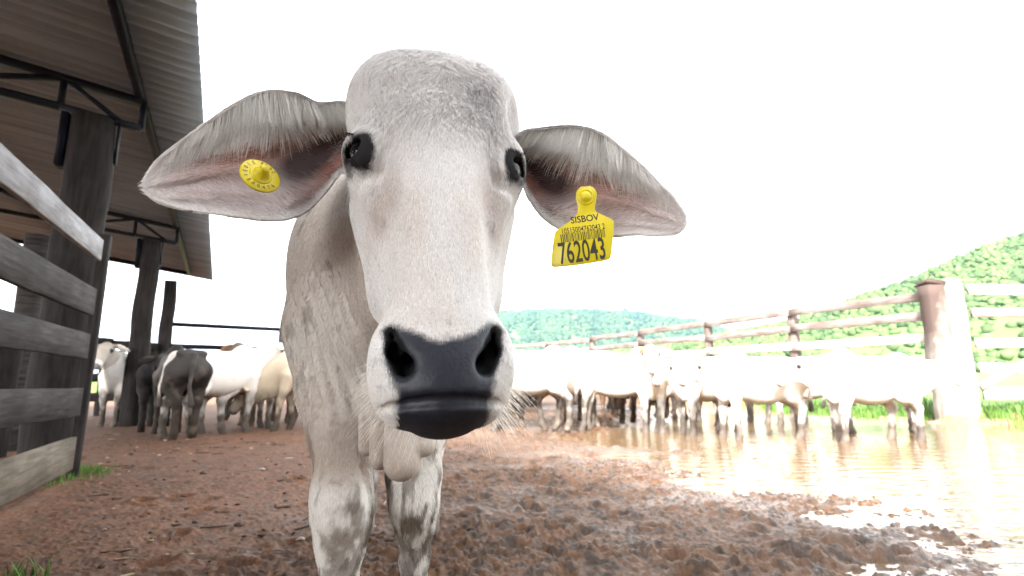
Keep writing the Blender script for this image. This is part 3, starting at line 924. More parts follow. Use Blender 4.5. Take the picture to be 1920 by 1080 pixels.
def build_ground():
    rr = [0.30]
    while rr[-1] < 1500: rr.append(rr[-1] * (1.04 if rr[-1] < .95 else 1.0055 if rr[-1] < 4.5 else 1.0105 if rr[-1] < 11 else 1.02 if rr[-1] < 40 else 1.12))
    rr = np.array(rr)
    th = np.concatenate([np.radians(np.linspace(-54, 54, 780)), np.radians(np.linspace(58, 302, 70))])
    n, m = len(rr), len(th)
    X = rr[:, None] * np.sin(th)[None]; Y = rr[:, None] * np.cos(th)[None]
    x, y = X.ravel(), Y.ravel(); p = np.c_[x, y]
    h = base_h(x, y)
    fs = fence_side(x, y)
    near = sstep(16, 6, np.hypot(x, y)) * sstep(.6, -.2, fs)
    tramp = sstep(-1.6, .2, x + .25 * (noise(p, .7, 2) - .5)) * .85 + .15         # trampled mud to the right, firmer earth by the shed
    cl = sstep(.42, .57, noise(p * np.array([1, 1.6]), 1.9, 3)); n1 = noise(p, 3.2, 4); n2 = noise(p, 13, 4); n3 = noise(p, 42, 3)
    clod = np.abs(n2 - .5) * 2
    z = h + near * ((n1 - .5) * .045 * (.35 + .65 * tramp) + (.42 - clod) * .024 * tramp * cl + (n2 - .5) * .012 * (1 - tramp) + (sstep(.35, .75, n3) - .5) * .010 * (.4 + .6 * tramp) * (.3 + .7 * cl) + (sstep(.45, .62, noise(p, 24, 2)) - .3) * .012 * (.15 + .85 * tramp) * cl + (sstep(.48, .70, noise(p, 62, 3)) - .2) * .0085 * (.55 + .45 * tramp) + (noise(p, 120, 2) - .5) * .004)
    # hoof prints
    r = np.random.default_rng(5)
    yy = r.uniform(1.1, 7.5, 420); xx = r.uniform(-.9, 1.15, 420) * yy * .95
    keep = (xx > -1.3) | (r.random(420) < .2)
    ii = np.hypot(x, y) < 9
    xs, ys = x[ii], y[ii]; dz = np.zeros(ii.sum())
    for a, b in zip(xx[keep], yy[keep]):
        q = np.abs(ys - b) < .16
        ph = r.uniform(0, math.pi); dx, dy = xs[q] - a, ys[q] - b
        u = dx * math.cos(ph) + dy * math.sin(ph); v = -dx * math.sin(ph) + dy * math.cos(ph)
        d = np.sqrt((u / .062) ** 2 + (v / .045) ** 2)
        dz[q] += -.018 * sstep(1.0, .55, d) + .010 * np.exp(-((d - 1.25) / .3) ** 2)
    z[ii] += dz * near[ii]
    z = np.where(fs > 60, np.minimum(z, 1.6 + .004 * (np.hypot(x, y) - 60)), z)
    V = np.c_[x, y, z]
    vid = np.arange(n * m).reshape(n, m)
    nxt = np.roll(vid, -1, axis=1)
    Q = np.stack([vid[:-1], vid[1:], nxt[1:], nxt[:-1]], -1).reshape(-1, 4)[:, ::-1]
    c = len(V); V = np.r_[V, [[0, 0, 0]]]
    cap = np.stack([np.full(m, c), nxt[0], vid[0]], -1)[:, ::-1]
    # colour: red-brown earth left, grey-brown trampled mud right, ochre by the water
    fs = np.r_[fs, -9]; x = np.r_[x, 0]; y = np.r_[y, 0]; p = np.c_[x, y]; tr = np.r_[tramp, 1]; z = V[:, 2]
    a = noise(p, 1.7, 4)[:, None]; b = noise(p, 17, 4)[:, None]
    earth = np.array([.125, .052, .023]); mudc = np.array([.088, .044, .022]); dark = np.array([.021, .014, .010])
    col = earth * (1 - tr[:, None]) + mudc * tr[:, None]
    col = col * (.80 + .4 * a) * (.75 + .5 * b)
    lowk = sstep(.50, .60, noise(p, 26, 4))[:, None] * .72 * (.4 + .6 * tr[:, None])
    col = col * (1 - lowk) + dark * lowk
    ochre = (sstep(.02, .0, z) * sstep(-.09, -.03, z))[:, None] * sstep(1.5, 3.0, x)[:, None]
    col = col * (1 - ochre * .8) + np.array([.26, .15, .07]) * ochre * .8
    bank = (sstep(-2.2, -.6, fs) * sstep(3.0, 5, x))[:, None]
    col = col * (1 - bank * .8) + np.array([.25, .13, .075]) * bank * .8
    # wetness: low ground and everything near the water
    pd = polydist(x, y, PUD); pdn = np.where(inpoly(x, y, PUD), 0, pd)
    wet = np.clip(sstep(1.5, .1, pdn + (noise(p, 1.3, 3) - .5) * 1.2) * .9 + .22 * sstep(.50, .32, noise(p, 4.5, 3)) * tr + .22 * sstep(.50, .38, noise(p * np.array([1, 1.6]), 1.9, 3)) * tr, 0, 1) * sstep(.3, -.2, fs)
    yard = (fs[Q].mean(1) < 0.12) | (np.hypot(x, y)[Q].mean(1) < 3)
    def sub(name, qs, mat, dz=0):
        used, inv = np.unique(np.concatenate([q.ravel() for q in qs]), return_inverse=True)
        o = 0; fl = []
        for q in qs:
            fl.append(inv[o:o + q.size].reshape(q.shape)); o += q.size
        me = mesh_from(name, V[used] + np.array([0, 0, dz]), fl)
        set_col(me, col[used])
        wa = me.attributes.new('Wet', 'FLOAT', 'POINT'); wa.data.foreach_set('value', wet[used].astype(np.float32))
        ob = link(name, me, mat); ob['kind'] = 'structure'; return ob
    m1, nt, bs, N, L = new_mat('mud')
    at = N('ShaderNodeAttribute'); at.attribute_name = 'Col'
    tc = N('ShaderNodeTexCoord'); nz = N('ShaderNodeTexNoise'); nz.inputs['Scale'].default_value = 55; nz.inputs['Detail'].default_value = 8; nz.inputs['Roughness'].default_value = .7
    L(tc.outputs['Object'], nz.inputs['Vector'])
    mr = N('ShaderNodeMapRange'); mr.inputs['From Min'].default_value = .3; mr.inputs['From Max'].default_value = .7; mr.inputs['To Min'].default_value = .6; mr.inputs['To Max'].default_value = 1.35
    L(nz.outputs[0], mr.inputs[0])
    mx = N('ShaderNodeMix'); mx.data_type = 'RGBA'; mx.blend_type = 'MULTIPLY'; mx.inputs['Factor'].default_value = 1
    L(at.outputs['Color'], mx.inputs['A']); L(mr.outputs[0], mx.inputs['B']); L(mx.outputs['Result'], bs.inputs['Base Color'])
    w = N('ShaderNodeAttribute'); w.attribute_name = 'Wet'
    n4 = N('ShaderNodeTexNoise'); n4.inputs['Scale'].default_value = 9; n4.inputs['Detail'].default_value = 5; L(tc.outputs['Object'], n4.inputs['Vector'])
    ad = N('ShaderNodeMath'); ad.operation = 'MULTIPLY_ADD'; ad.inputs[1].default_value = .5; L(n4.outputs[0], ad.inputs[0])
    sb = N('ShaderNodeMath'); sb.operation = 'SUBTRACT'; sb.inputs[1].default_value = .25; L(w.outputs['Fac'], sb.inputs[0]); L(sb.outputs[0], ad.inputs[2])
    rm = N('ShaderNodeMapRange'); rm.inputs['To Min'].default_value = .78; rm.inputs['To Max'].default_value = .20; L(ad.outputs[0], rm.inputs[0])
    L(rm.outputs[0], bs.inputs['Roughness']); bs.inputs['Specular IOR Level'].default_value = .38
    bp = N('ShaderNodeBump'); bp.inputs['Strength'].default_value = .7; bp.inputs['Distance'].default_value = .012
    L(nz.outputs[0], bp.inputs['Height']); L(bp.outputs[0], bs.inputs['Normal'])
    sub('ground', [Q[yard], cap], m1)
    m2 = simple('pasture', (.065, .135, .022), .9, var=.35, scale=.9)
    pa = sub('pasture', [Q[~yard]], m2)
    # puddle water
    xs = np.linspace(.4, 9.5, 90); ys = np.linspace(1.2, 10.5, 90)
    gx, gy = np.meshgrid(xs, ys, indexing='ij')
    wv = np.c_[gx.ravel(), gy.ravel(), np.full(gx.size, WATER_Z)]
    vi = np.arange(gx.size).reshape(gx.shape)
    wq = np.stack([vi[:-1, :-1], vi[1:, :-1], vi[1:, 1:], vi[:-1, 1:]], -1).reshape(-1, 4)
    cen = wv[wq].mean(1)
    dd = polydist(cen[:, 0], cen[:, 1], PUD); ok = inpoly(cen[:, 0], cen[:, 1], PUD) | (dd < 1.3)
    ok &= fence_side(cen[:, 0], cen[:, 1]) < -.4
    used, inv = np.unique(wq[ok], return_inverse=True)
    me = mesh_from('puddle', wv[used], inv.reshape(-1, 4))
    m3, nt, bs, N, L = new_mat('muddy_water')
    bs.inputs['Base Color'].default_value = (.105, .066, .034, 1); bs.inputs['Roughness'].default_value = .05; bs.inputs['IOR'].default_value = 1.5
    tc = N('ShaderNodeTexCoord'); mp = N('ShaderNodeMapping'); mp.inputs['Scale'].default_value = (1.6, 4.5, 1)
    nz = N('ShaderNodeTexNoise'); nz.inputs['Scale'].default_value = 2.4; nz.inputs['Detail'].default_value = 3
    L(tc.outputs['Object'], mp.inputs[0]); L(mp.outputs[0], nz.inputs['Vector'])
    bp = N('ShaderNodeBump'); bp.inputs['Strength'].default_value = .28; bp.inputs['Distance'].default_value = .05
    L(nz.outputs[0], bp.inputs['Height']); L(bp.outputs[0], bs.inputs['Normal'])
    w = link('puddle', me, m3); w['kind'] = 'structure'

build_ground()

def hill(name, prof, y0, y1, z0, mat, seed, amp):
    """ridge whose crest follows (px, py) at distance y1 and whose foot lies at y0"""
    prof = np.array(prof, float)
    px = np.linspace(prof[0, 0], prof[-1, 0], 160); py = np.interp(px, prof[:, 0], prof[:, 1])
    nt_ = 50; t = np.r_[np.linspace(0, 1, nt_), 1.25, 1.6]
    V = []
    for q in t:
        Yd = y0 + (y1 - y0) * q
        zc = CAM_H + (715 - py) * y1 / 1000.0
        k = (math.sin(min(q, 1) * math.pi / 2) ** 1.15) if q <= 1 else max(0.0, 1 - (q - 1) * 1.3)
        V.append(np.c_[(px - 960) / 1000.0 * Yd / .985, np.full(len(px), Yd), z0 + (np.maximum(zc, z0) - z0) * k])
    V = np.array(V); n, m = V.shape[:2]; Vf = V.reshape(-1, 3)
    Vf[:, 2] += (noise(Vf[:, :2] + seed, 14 / y1, 4) - .5) * amp * np.clip(Vf[:, 2] - z0, 0, 10) / 10
    vi = np.arange(n * m).reshape(n, m)
    Q = np.stack([vi[:-1, :-1], vi[:-1, 1:], vi[1:, 1:], vi[1:, :-1]], -1).reshape(-1, 4)
    o = link(name, mesh_from(name, Vf, Q), mat); o['kind'] = 'structure'
    return V

def ico(sub=2):
    import bmesh
    bm = bmesh.new(); bmesh.ops.create_icosphere(bm, subdivisions=sub, radius=1)
    v = np.array([x.co[:] for x in bm.verts]); f = np.array([[q.index for q in x.verts] for x in bm.faces]); bm.free()
    return v, f

def forest(name, V, n, rmin, rmax, mat, label, seed, tr=(0, 1), dens=None, tone=(.036, .066, .024), tone2=(.082, .125, .042)):
    r = np.random.default_rng(seed)
    iv, if_ = ico(1)
    VV, FF, CC = [], [], []; o = 0
    nr, nc = V.shape[:2]
    for k in range(n):
        t = r.uniform(*tr); u = r.random()
        i = min(int(t * 49), 49); j = int(u * (nc - 1))
        c = V[i, j] + np.array([r.normal() * rmax, r.normal() * rmax * .5, 0])
        if c[2] < .8 and dens is None: continue
        rad = r.uniform(rmin, rmax) * (1.3 if r.random() < .12 else 1)
        p = iv * (1 + .55 * (noise(iv * 2.1 + r.random(3) * 90, 1.0, 3) - .5))[:, None] * (1 + .22 * r.normal(size=(len(iv), 1)))
        p = p * np.array([rad, rad, rad * r.uniform(.7, 1.15)]) + c + np.array([0, 0, rad * .35])
        VV.append(p); FF.append(if_ + o); o += len(iv)
        g = np.clip(r.normal() * .22 + noise(c[None, :2] * (1 if dens else 1), 26 / np.hypot(*c[:2]), 3)[0] * 2.4 - .7, 0, 1); tn = np.array(tone) * (1 - g) + np.array(tone2) * g
        CC.append(np.tile(tn * r.uniform(.6, 1.25), (len(iv), 1)) * r.uniform(.75, 1.25, (len(iv), 1)))
    me = mesh_from(name, np.concatenate(VV), np.concatenate(FF), smooth=False)
    set_col(me, np.clip(np.concatenate(CC), 0, 1))
    ob = link(name, me, mat)
    return tag(ob, label, 'forest', kind='stuff')

def leaf_mat():
    m, nt, b, N, L = new_mat('tree_canopy')
    at = N('ShaderNodeAttribute'); at.attribute_name = 'Col'
    L(at.outputs['Color'], b.inputs['Base Color']); b.inputs['Roughness'].default_value = .8; b.inputs['Specular IOR Level'].default_value = .2
    return m
M_LEAF = leaf_mat()
M_HILL = simple('hill_grass', (.055, .11, .022), .9, var=.4, scale=.05)
HILL_R = [(1150, 668), (1250, 655), (1340, 640), (1420, 626), (1500, 610), (1560, 594), (1600, 574), (1660, 556), (1730, 534), (1800, 506), (1860, 484), (1920, 462), (2050, 420), (2300, 355), (2600, 320)]
HILL_F = [(560, 690), (640, 660), (760, 622), (880, 600), (935, 594), (1000, 589), (1080, 588), (1160, 591), (1230, 598), (1290, 606), (1330, 616), (1400, 645), (1450, 668), (1520, 700)]
hv = hill('hill', HILL_R, 75, 190, 1.2, M_HILL, 3.0, 3.0)
forest('hill_forest', hv, 9500, .38, .95, M_LEAF, 'green forest covering the nearer hill beyond the fence on the right', 11, (.25, 1.0))
forest('shrub_belt', hv, 500, .45, 1.1, M_LEAF, 'belt of low green shrubs along the foot of the nearer hill', 12, (.03, .25), dens=1)
fv = hill('far_hill', HILL_F, 600, 1000, 4.0, M_HILL, 8.0, 12.0)
forest('far_forest', fv, 6500, 2.2, 5, M_LEAF, 'bluish green forest covering the distant hill behind the herd', 13, (.05, 1.0), tone=(.020, .042, .018), tone2=(.038, .070, .026))

# ---- grass
def blades(name, pts, hmin, hmax, label, seed, spread=.5):
    r = np.random.default_rng(seed); V, F, C = [], [], []
    for (x, y, z) in pts:
        a = r.uniform(0, 2 * math.pi); h = r.uniform(hmin, hmax); w = h * .03 + .0012
        dx, dy = math.cos(a), math.sin(a); b = r.uniform(.1, spread) * h
        k = len(V)
        for t, ww in ((0, 1), (.5, .85), (.85, .45)):
            cx, cy, cz = x + dx * b * t * t, y + dy * b * t * t, z + h * t * (1 - .15 * t)
            V += [(cx - dy * w * ww, cy + dx * w * ww, cz), (cx + dy * w * ww, cy - dx * w * ww, cz)]
        V.append((x + dx * b, y + dy * b, z + h * .88))
        F += [[k, k + 1, k + 3, k + 2], [k + 2, k + 3, k + 5, k + 4], [k + 4, k + 5, k + 6]]
        g = r.random(); c = np.array([.045, .11, .016]) * (1 - g) + np.array([.10, .17, .035]) * g
        C += [c * r.uniform(.7, 1.2)] * 7
    me = mesh_from(name, np.array(V), F); set_col(me, np.array(C))
    o = link(name, me, M_LEAF); return tag(o, label, 'grass', kind='stuff')
r_ = np.random.default_rng(21)
pp = []
for (px, py, n, s) in ((160, 884, 170, .07), (125, 900, 90, .08), (178, 888, 80, .04), (85, 912, 30, .06), (20, 1085, 40, .04), (50, 1090, 30, .03), (262, 797, 40, .05)):
    c = Pz(px, py, 0)
    for k in range(n):
        q = c[:2] + r_.normal(size=2) * s; pp.append((q[0], q[1], H(q[0], q[1]) - .004))
blades('grass_tufts', pp, .02, .065, 'small green grass tufts at the foot of the board fence on the left', 5)
fx = [np.array([9.5, 8.3])] + [np.array(p) for p in FENCE_R]
xy = []
for a, b in zip(fx[:-1], fx[1:]):
    L_ = np.linalg.norm(b - a); n = int(L_ * 520)
    t = r_.random(n)[:, None]; d = (b - a) / L_; nrm_ = np.array([-d[1], d[0]]) * -1
    xy.append(a + (b - a) * t + nrm_ * (r_.normal(size=(n, 1)) * .35 + .25))
xy = np.concatenate(xy); hz_ = base_h(xy[:, 0], xy[:, 1])
blades('fence_grass', np.c_[xy, hz_ - .01], .08, .26, 'strip of bright green grass along the foot of the right hand fence', 6)
# ---- crumbs of earth, straw and pebbles lying on the firm ground to the left
def litter():
    r = np.random.default_rng(9); V, F, C = [], [], []; iv, if_ = ico(1); o = 0
    yy = r.uniform(1.3, 6.5, 520); xx = -yy * r.uniform(.12, .80, 520) + .15
    hz = base_h(xx, yy)
    for x, y, z in zip(xx, yy, hz):
        s = r.uniform(.004, .013) * (1.6 if r.random() < .1 else 1)
        if r.random() < .25: sc = np.array([s * r.uniform(2.5, 6), s * .5, s * .5])
        else: sc = np.array([s * 1.3, s, s * .6])
        a = r.uniform(0, 6.3); p = iv * (1 + .3 * r.normal(size=(len(iv), 1))) * sc
        p = np.c_[p[:, 0] * math.cos(a) - p[:, 1] * math.sin(a), p[:, 0] * math.sin(a) + p[:, 1] * math.cos(a), p[:, 2]]
        V.append(p + np.array([x, y, z + s * .2])); F.append(if_ + o); o += len(iv)
        c = [(.055, .038, .03), (.30, .22, .14), (.13, .075, .05), (.34, .31, .28)][r.choice(4, p=[.5, .14, .3, .06])]
        C.append(np.tile(c, (len(iv), 1)))
    me = mesh_from('earth_crumbs', np.concatenate(V), np.concatenate(F), False); set_col(me, np.concatenate(C))
    tag(link('earth_crumbs', me, M_LEAF), 'scattered dark crumbs of earth, straw and pebbles on the red ground at left', 'ground litter', kind='stuff')
litter()
# ================================================================== shed, fences
M_POST = wood_mat('dark_post_wood', (.009, .008, .008), (.034, .029, .027), grain=(6, 6, .7), scale=5)
M_BOARD = wood_mat('weathered_board', (.017, .0145, .0135), (.066, .058, .054), grain=(.8, .8, 9), scale=5)
M_BOARDP = wood_mat('pale_board', (.09, .075, .058), (.20, .172, .135), grain=(.8, .8, 9), scale=5)
M_BOARDW = wood_mat('whitewashed_board', (.19, .19, .20), (.36, .36, .38), grain=(.8, .8, 9), scale=6)
M_STEEL = simple('dark_painted_steel', (.0035, .0045, .009), .55, spec=.12, var=.3, scale=8)
M_RAIL = wood_mat('brown_rail', (.085, .064, .056), (.24, .20, .18), grain=(.6, .6, 8), scale=4)
M_RAILW = wood_mat('sun_bleached_rail', (.27, .24, .21), (.48, .44, .40), grain=(.6, .6, 8), scale=4)
M_FPOST = wood_mat('brown_fence_post', (.06, .042, .036), (.20, .16, .14), grain=(5, 5, .6), scale=5)
M_WPOST = wood_mat('whitewashed_post', (.21, .19, .17), (.40, .375, .345), grain=(5, 5, .6), scale=3)

def roof_mat():
    m, nt, b, N, L = new_mat('corrugated_sheet')
    tc = N('ShaderNodeTexCoord'); nz = N('ShaderNodeTexNoise'); nz.inputs['Scale'].default_value = 1.3; nz.inputs['Detail'].default_value = 8
    mp = N('ShaderNodeMapping'); mp.vector_type = 'TEXTURE'; mp.inputs['Rotation'].default_value = (0, 0, math.radians(28.4)); mp.inputs['Scale'].default_value = (2.2, .16, 1)
    L(tc.outputs['Object'], mp.inputs[0]); L(mp.outputs[0], nz.inputs['Vector'])
    cr = N('ShaderNodeValToRGB'); cr.color_ramp.elements[0].position = .3; cr.color_ramp.elements[0].color = (.125, .165, .215, 1)
    cr.color_ramp.elements[1].position = .72; cr.color_ramp.elements[1].color = (.24, .305, .385, 1)
    L(nz.outputs[0], cr.inputs[0]); L(cr.outputs[0], b.inputs['Base Color'])
    b.inputs['Roughness'].default_value = .55; b.inputs['Metallic'].default_value = .15
    return m

SO = np.array([POST_U0[0], POST_U0[1], 0.0]); SZ = POST_U0[2]           # foot of the first post, underside of the trusses
SLOPE = .125
def SH(u, v, z): return SO + D * u + R_ * v + np.array([0, 0, z])
def roof_z(v): return SZ + .36 - SLOPE * v
POST_U = [0.0, 4.15, 7.75]

def build_shed():
    root = empty('open_shed', SO)
    tag(root, 'open cattle shed with corrugated roof on dark round posts at the left', 'shed')
    u = np.arange(-7.5, 8.95, .0165); vs = None
    for (v0, v1, dz) in ((.715, -1.75, 0.0), (-1.55, -4.2, .02), (-4.0, -7.6, .04)):
        vs = np.linspace(v0, v1, 7)
        V = np.zeros((2, len(u), len(vs), 3))
        for j, v in enumerate(vs):
            w = .022 * np.sin(u * 2 * math.pi / .125) + .005 * np.sin(u * .9 + v)
            for s_ in (0, 1):
                zz = roof_z(v) + w + dz + .004 * s_
                V[s_, :, j] = SO + D * u[:, None] + R_ * v + np.c_[np.zeros(len(u)), np.zeros(len(u)), zz]
        nu, nv = len(u), len(vs); vid = np.arange(2 * nu * nv).reshape(2, nu, nv)
        q0 = np.stack([vid[0, :-1, :-1], vid[0, :-1, 1:], vid[0, 1:, 1:], vid[0, 1:, :-1]], -1).reshape(-1, 4)
        q1 = np.stack([vid[1, :-1, :-1], vid[1, 1:, :-1], vid[1, 1:, 1:], vid[1, :-1, 1:]], -1).reshape(-1, 4)
        rim = [np.stack([vid[0, :-1, j], vid[0, 1:, j], vid[1, 1:, j], vid[1, :-1, j]], -1) for j in (0, nv - 1)]
        rim += [np.stack([vid[0, i, :-1], vid[0, i, 1:], vid[1, i, 1:], vid[1, i, :-1]], -1) for i in (0, nu - 1)]
        me = mesh_from('roof_sheet', V.reshape(-1, 3) - SO, np.concatenate([q0, q1] + rim))
        link('roof_sheet', me, M_ROOF, root)
    # posts
    for i, uu in enumerate(POST_U + [-4.2]):
        lean = (RNG.normal() * .02, RNG.normal() * .02)
        rad = (.150, .125, .118, .15)[i]
        mb = MB(); pts = []
        for k in range(15):
            t = k / 14
            x, y = lean[0] * (1 - t), lean[1] * (1 - t)
            pts.append(SH(uu + x + .012 * math.sin(k * .9 + i), y + .010 * math.cos(k * 1.1), -.1 + (SZ + .1) * t))
        mb.tube(pts, [rad * (1.10 - .14 * k / 14 + .02 * math.sin(k * 1.7)) for k in range(15)], 20, .035)
        mb.build('post', M_POST, root, smooth=True, origin=SO)
        if i < 2:                                                      # steel angle strapping the truss to the post
            st = MB(); st.beam(SH(uu, rad + .012, SZ - .34), SH(uu, rad + .012, SZ + .02), .016, .06, up=D)
            st.build('bracket', M_STEEL, root, origin=SO); st = MB()
            st.beam(SH(uu, -rad - .02, SZ - .42), SH(uu, -rad - .02, SZ), .05, .14, up=D)
            st.build('bracket', M_STEEL, root, origin=SO)
    # trusses
    for uu in POST_U[:2] + [-4.2]:
        mb = MB(); vv = [.30, -.22, -.95, -1.8, -2.65, -3.5, -4.35, -5.2, -6.05, -6.9]
        top = lambda v: SH(uu, v, roof_z(v) - .095); bot = lambda v: SH(uu, v, SZ + .035 - SLOPE * (v) * (1.0 if v > -.1 else .75))
        mb.beam(top(.30), top(-7.2), .06, .055); mb.beam(bot(.30), bot(-.22), .06, .05); mb.beam(bot(-.22), bot(-7.2), .06, .05)
        for k, v in enumerate(vv):
            mb.beam(bot(v), top(v), .046, .04, up=R_)
            if k + 1 < len(vv):
                a, b = (top(vv[k + 1]), bot(v)) if k % 2 == 0 else (bot(vv[k + 1]), top(v))
                if k == 0: a, b = top(vv[1]), bot(v + -.12)
                mb.beam(a, b, .04, .036)
        mb.build('roof_truss', M_STEEL, root, origin=SO)
    for v in (.27, -1.4, -2.9, -4.6, -6.3):
        mb = MB(); a, b = -7.2, 8.3
        mb.beam(SH(a, v, roof_z(v) - .052), SH(b, v, roof_z(v) - .052), .062, .075)
        mb.build('purlin', M_STEEL, root, origin=SO)
    mb = MB(); mb.beam(SH(8.25, .27, roof_z(.27) - .06), SH(8.25, -7.4, roof_z(-7.4) - .06), .05, .07)
    mb.build('end_rafter', M_STEEL, root, origin=SO)
M_ROOF = roof_mat()
build_shed()

# ---- board fence / gate close on the left
def board_gate():
    e0 = P(133, 876, 3.52)
    Dn = np.array([.43, -.903, 0])
    root = empty('board_fence', (e0[0], e0[1], 0))
    tag(root, 'weathered grey board fence with five wide boards, close at the left edge', 'fence')
    org = np.array([e0[0], e0[1], 0])
    hs = [(1.545, 1.400), (1.205, 1.030), (.905, .745), (.555, .385), (.255, .050)]
    mats = [M_BOARDW, M_BOARD, M_BOARD, M_BOARD, M_BOARDP]
    for (t, b), m in zip(hs, mats):
        mb = MB()
        a = org + Dn * (.02) + np.array([0, 0, (t + b) / 2]); c = org + Dn * 3.9 + np.array([0, 0, (t + b) / 2 + RNG.normal() * .02])
        mb.beam(a, c, .030, t - b, segs=14, jitter=.018)
        mb.build('board', m, root, origin=org)
    mb = MB()
    mb.beam(org + Dn * -.055 + np.array([0, 0, -.05]), org + Dn * -.085 + np.array([0, 0, 1.60]), .06, .075, up=Dn, segs=10, jitter=.06)
    mb.build('post', M_POST, root, origin=org)
    for s_ in (2.5,):
        mb = MB(); q = org + Dn * s_ - R_ * .09
        mb.tube([q + np.array([0, 0, z]) for z in np.linspace(-.1, 1.30 if s_ < 2 else 1.7, 9)], .085, 14, .05)
        mb.build('post', M_POST, root, smooth=True, origin=org)
board_gate()

def stub(px, py, Y, r, mat, label, name='post'):
    t = P(px, py, Y); mb = MB()
    mb.tube([np.array([t[0], t[1], z]) for z in np.linspace(-.1, t[2], 10)], [r * (1 + .05 * math.sin(k)) for k in range(10)], 14, .05)
    o = mb.build(name, mat, None, smooth=True, origin=(t[0], t[1], 0)); o.location = (t[0], t[1], 0)
    return tag(o, label, 'post')
stub(75, 442, 4.9, .10, M_BOARD, 'short grey wooden post behind the top boards of the left fence', 'wooden_post')
stub(18, 600, 4.4, .11, M_POST, 'dark wooden post at the left edge behind the grey board fence', 'wooden_post')

def rail_fence(name, pts, z, rails, rad, label, mats, post_mat, post=None, ground=True, cap=True):
    """posts at pts (xy), rails at heights"""
    org = np.array([pts[0][0], pts[0][1], 0]); root = empty(name, org)
    tag(root, label, 'fence')
    pts = [np.array([p[0], p[1], 0.0]) for p in pts]
    hz = [H(p[0], p[1]) for p in pts]
    for i, (p, h) in enumerate(zip(pts, hz)):
        if post and post[i] is None: continue
        w = rad if not post else post[i]
        mb = MB()
        mb.beam(p + np.array([0, 0, h - .2]), p + np.array([RNG.normal() * .02, RNG.normal() * .02, z + RNG.normal() * .03]), w, w, up=(pts[1] - pts[0]) / np.linalg.norm(pts[1] - pts[0]), segs=8, jitter=.05)
        mb.build('post', post_mat, root, origin=org)
    for i in range(len(pts) - 1):
        d = pts[i + 1] - pts[i]; d = d / np.linalg.norm(d); side = np.array([d[1], -d[0], 0])
        if np.dot(side, -pts[i]) < 0: side = -side
        for k, (rz, rw) in enumerate(rails):
            mb = MB(); off = side * (rad / 2 + .022)
            a = pts[i] + off + np.array([0, 0, rz + RNG.normal() * .018]); b = pts[i + 1] + off + np.array([0, 0, rz + RNG.normal() * .018])
            mb.beam(a - d * .0, b - d * .012, .04, rw, segs=8, jitter=.05)
            mb.build('rail', mats[k % len(mats)], root, origin=org)
    return root
rail_fence('corral_fence', FENCE_R, 2.08, [(2.02, .15), (1.68, .15), (1.32, .16), (.92, .16), (.52, .16)], .15,
           'long brown rail fence running back behind the white herd on the right', [M_RAIL, M_RAIL, M_RAILW, M_RAILW, M_RAILW], M_FPOST, post=[None, .17, .16, .16, .16, .16, .16])
def gate_post_mat():
    m = wood_mat('weathered_gate_post', (.16, .14, .122), (.32, .29, .26), grain=(5, 5, .6), scale=4)
    nt = m.node_tree; N, L = nt.nodes.new, nt.links.new; b = nt.nodes['Principled BSDF']
    old = b.inputs['Base Color'].links[0].from_socket
    tc = N('ShaderNodeTexCoord'); sx = N('ShaderNodeSeparateXYZ'); L(tc.outputs['Object'], sx.inputs[0])
    nz = N('ShaderNodeTexNoise'); nz.inputs['Scale'].default_value = 4; nz.inputs['Detail'].default_value = 6; L(tc.outputs['Object'], nz.inputs['Vector'])
    ad = N('ShaderNodeMath'); ad.operation = 'MULTIPLY_ADD'; ad.inputs[1].default_value = 1.3; L(nz.outputs[0], ad.inputs[0]); L(sx.outputs['Z'], ad.inputs[2])
    s2 = N('ShaderNodeMath'); s2.operation = 'MULTIPLY_ADD'; s2.inputs[1].default_value = -2.6; L(sx.outputs['X'], s2.inputs[0]); L(ad.outputs[0], s2.inputs[2])
    mr = N('ShaderNodeMapRange'); mr.inputs['From Min'].default_value = 1.65; mr.inputs['From Max'].default_value = 2.6; L(s2.outputs[0], mr.inputs[0])
    mx = N('ShaderNodeMix'); mx.data_type = 'RGBA'; L(mr.outputs[0], mx.inputs['Factor']); L(old, mx.inputs['A']); mx.inputs['B'].default_value = (.060, .042, .036, 1)
    L(mx.outputs['Result'], b.inputs['Base Color'])
    return m
M_GPOST = gate_post_mat()
def big_post(px, Y, w, h, mat, label):
    p = P(px, 720, Y); g = H(p[0], p[1]); mb = MB()
    mb.beam(np.array([0, 0, -.3]), np.array([0, 0, h - g]), w, w * .9, up=(0, 1, 0), segs=14, jitter=.05)
    mb.beam(np.array([0, 0, h - g]), np.array([.01, .01, h - g + .05]), w * 1.04, w * .95, up=(0, 1, 0), segs=3, jitter=.1)
    o = mb.build('gate_post', mat, None); o.location = (p[0], p[1], g)
    return tag(o, label, 'post')
big_post(1770, 8.72, .30, 2.16, M_GPOST, 'thick weathered gate post with dark brown upper end, where the rail fence ends')
big_post(1810, 8.62, .24, 2.18, M_WPOST, 'thick whitewashed gate post beside the brown one at the right')
g0 = P(1833, 720, 8.75); g1 = P(2230, 720, 9.0)
gate = rail_fence('board_gate', [g0[:2], g1[:2]], 2.0, [(2.09, .17), (1.70, .16), (1.27, .16), (.80, .16), (.40, .2)], .10,
                  'pale board gate with a diagonal brace at the right edge', [M_RAILW, M_RAIL, M_RAILW, M_RAILW, M_RAILW], M_RAILW, post=[None, .12])
mb = MB(); mb.beam(P(1838, 725, 8.64), P(2100, 585, 8.8), .04, .12, segs=6, jitter=.04)
mb.build('brace', M_RAILW, gate, origin=gate.location)
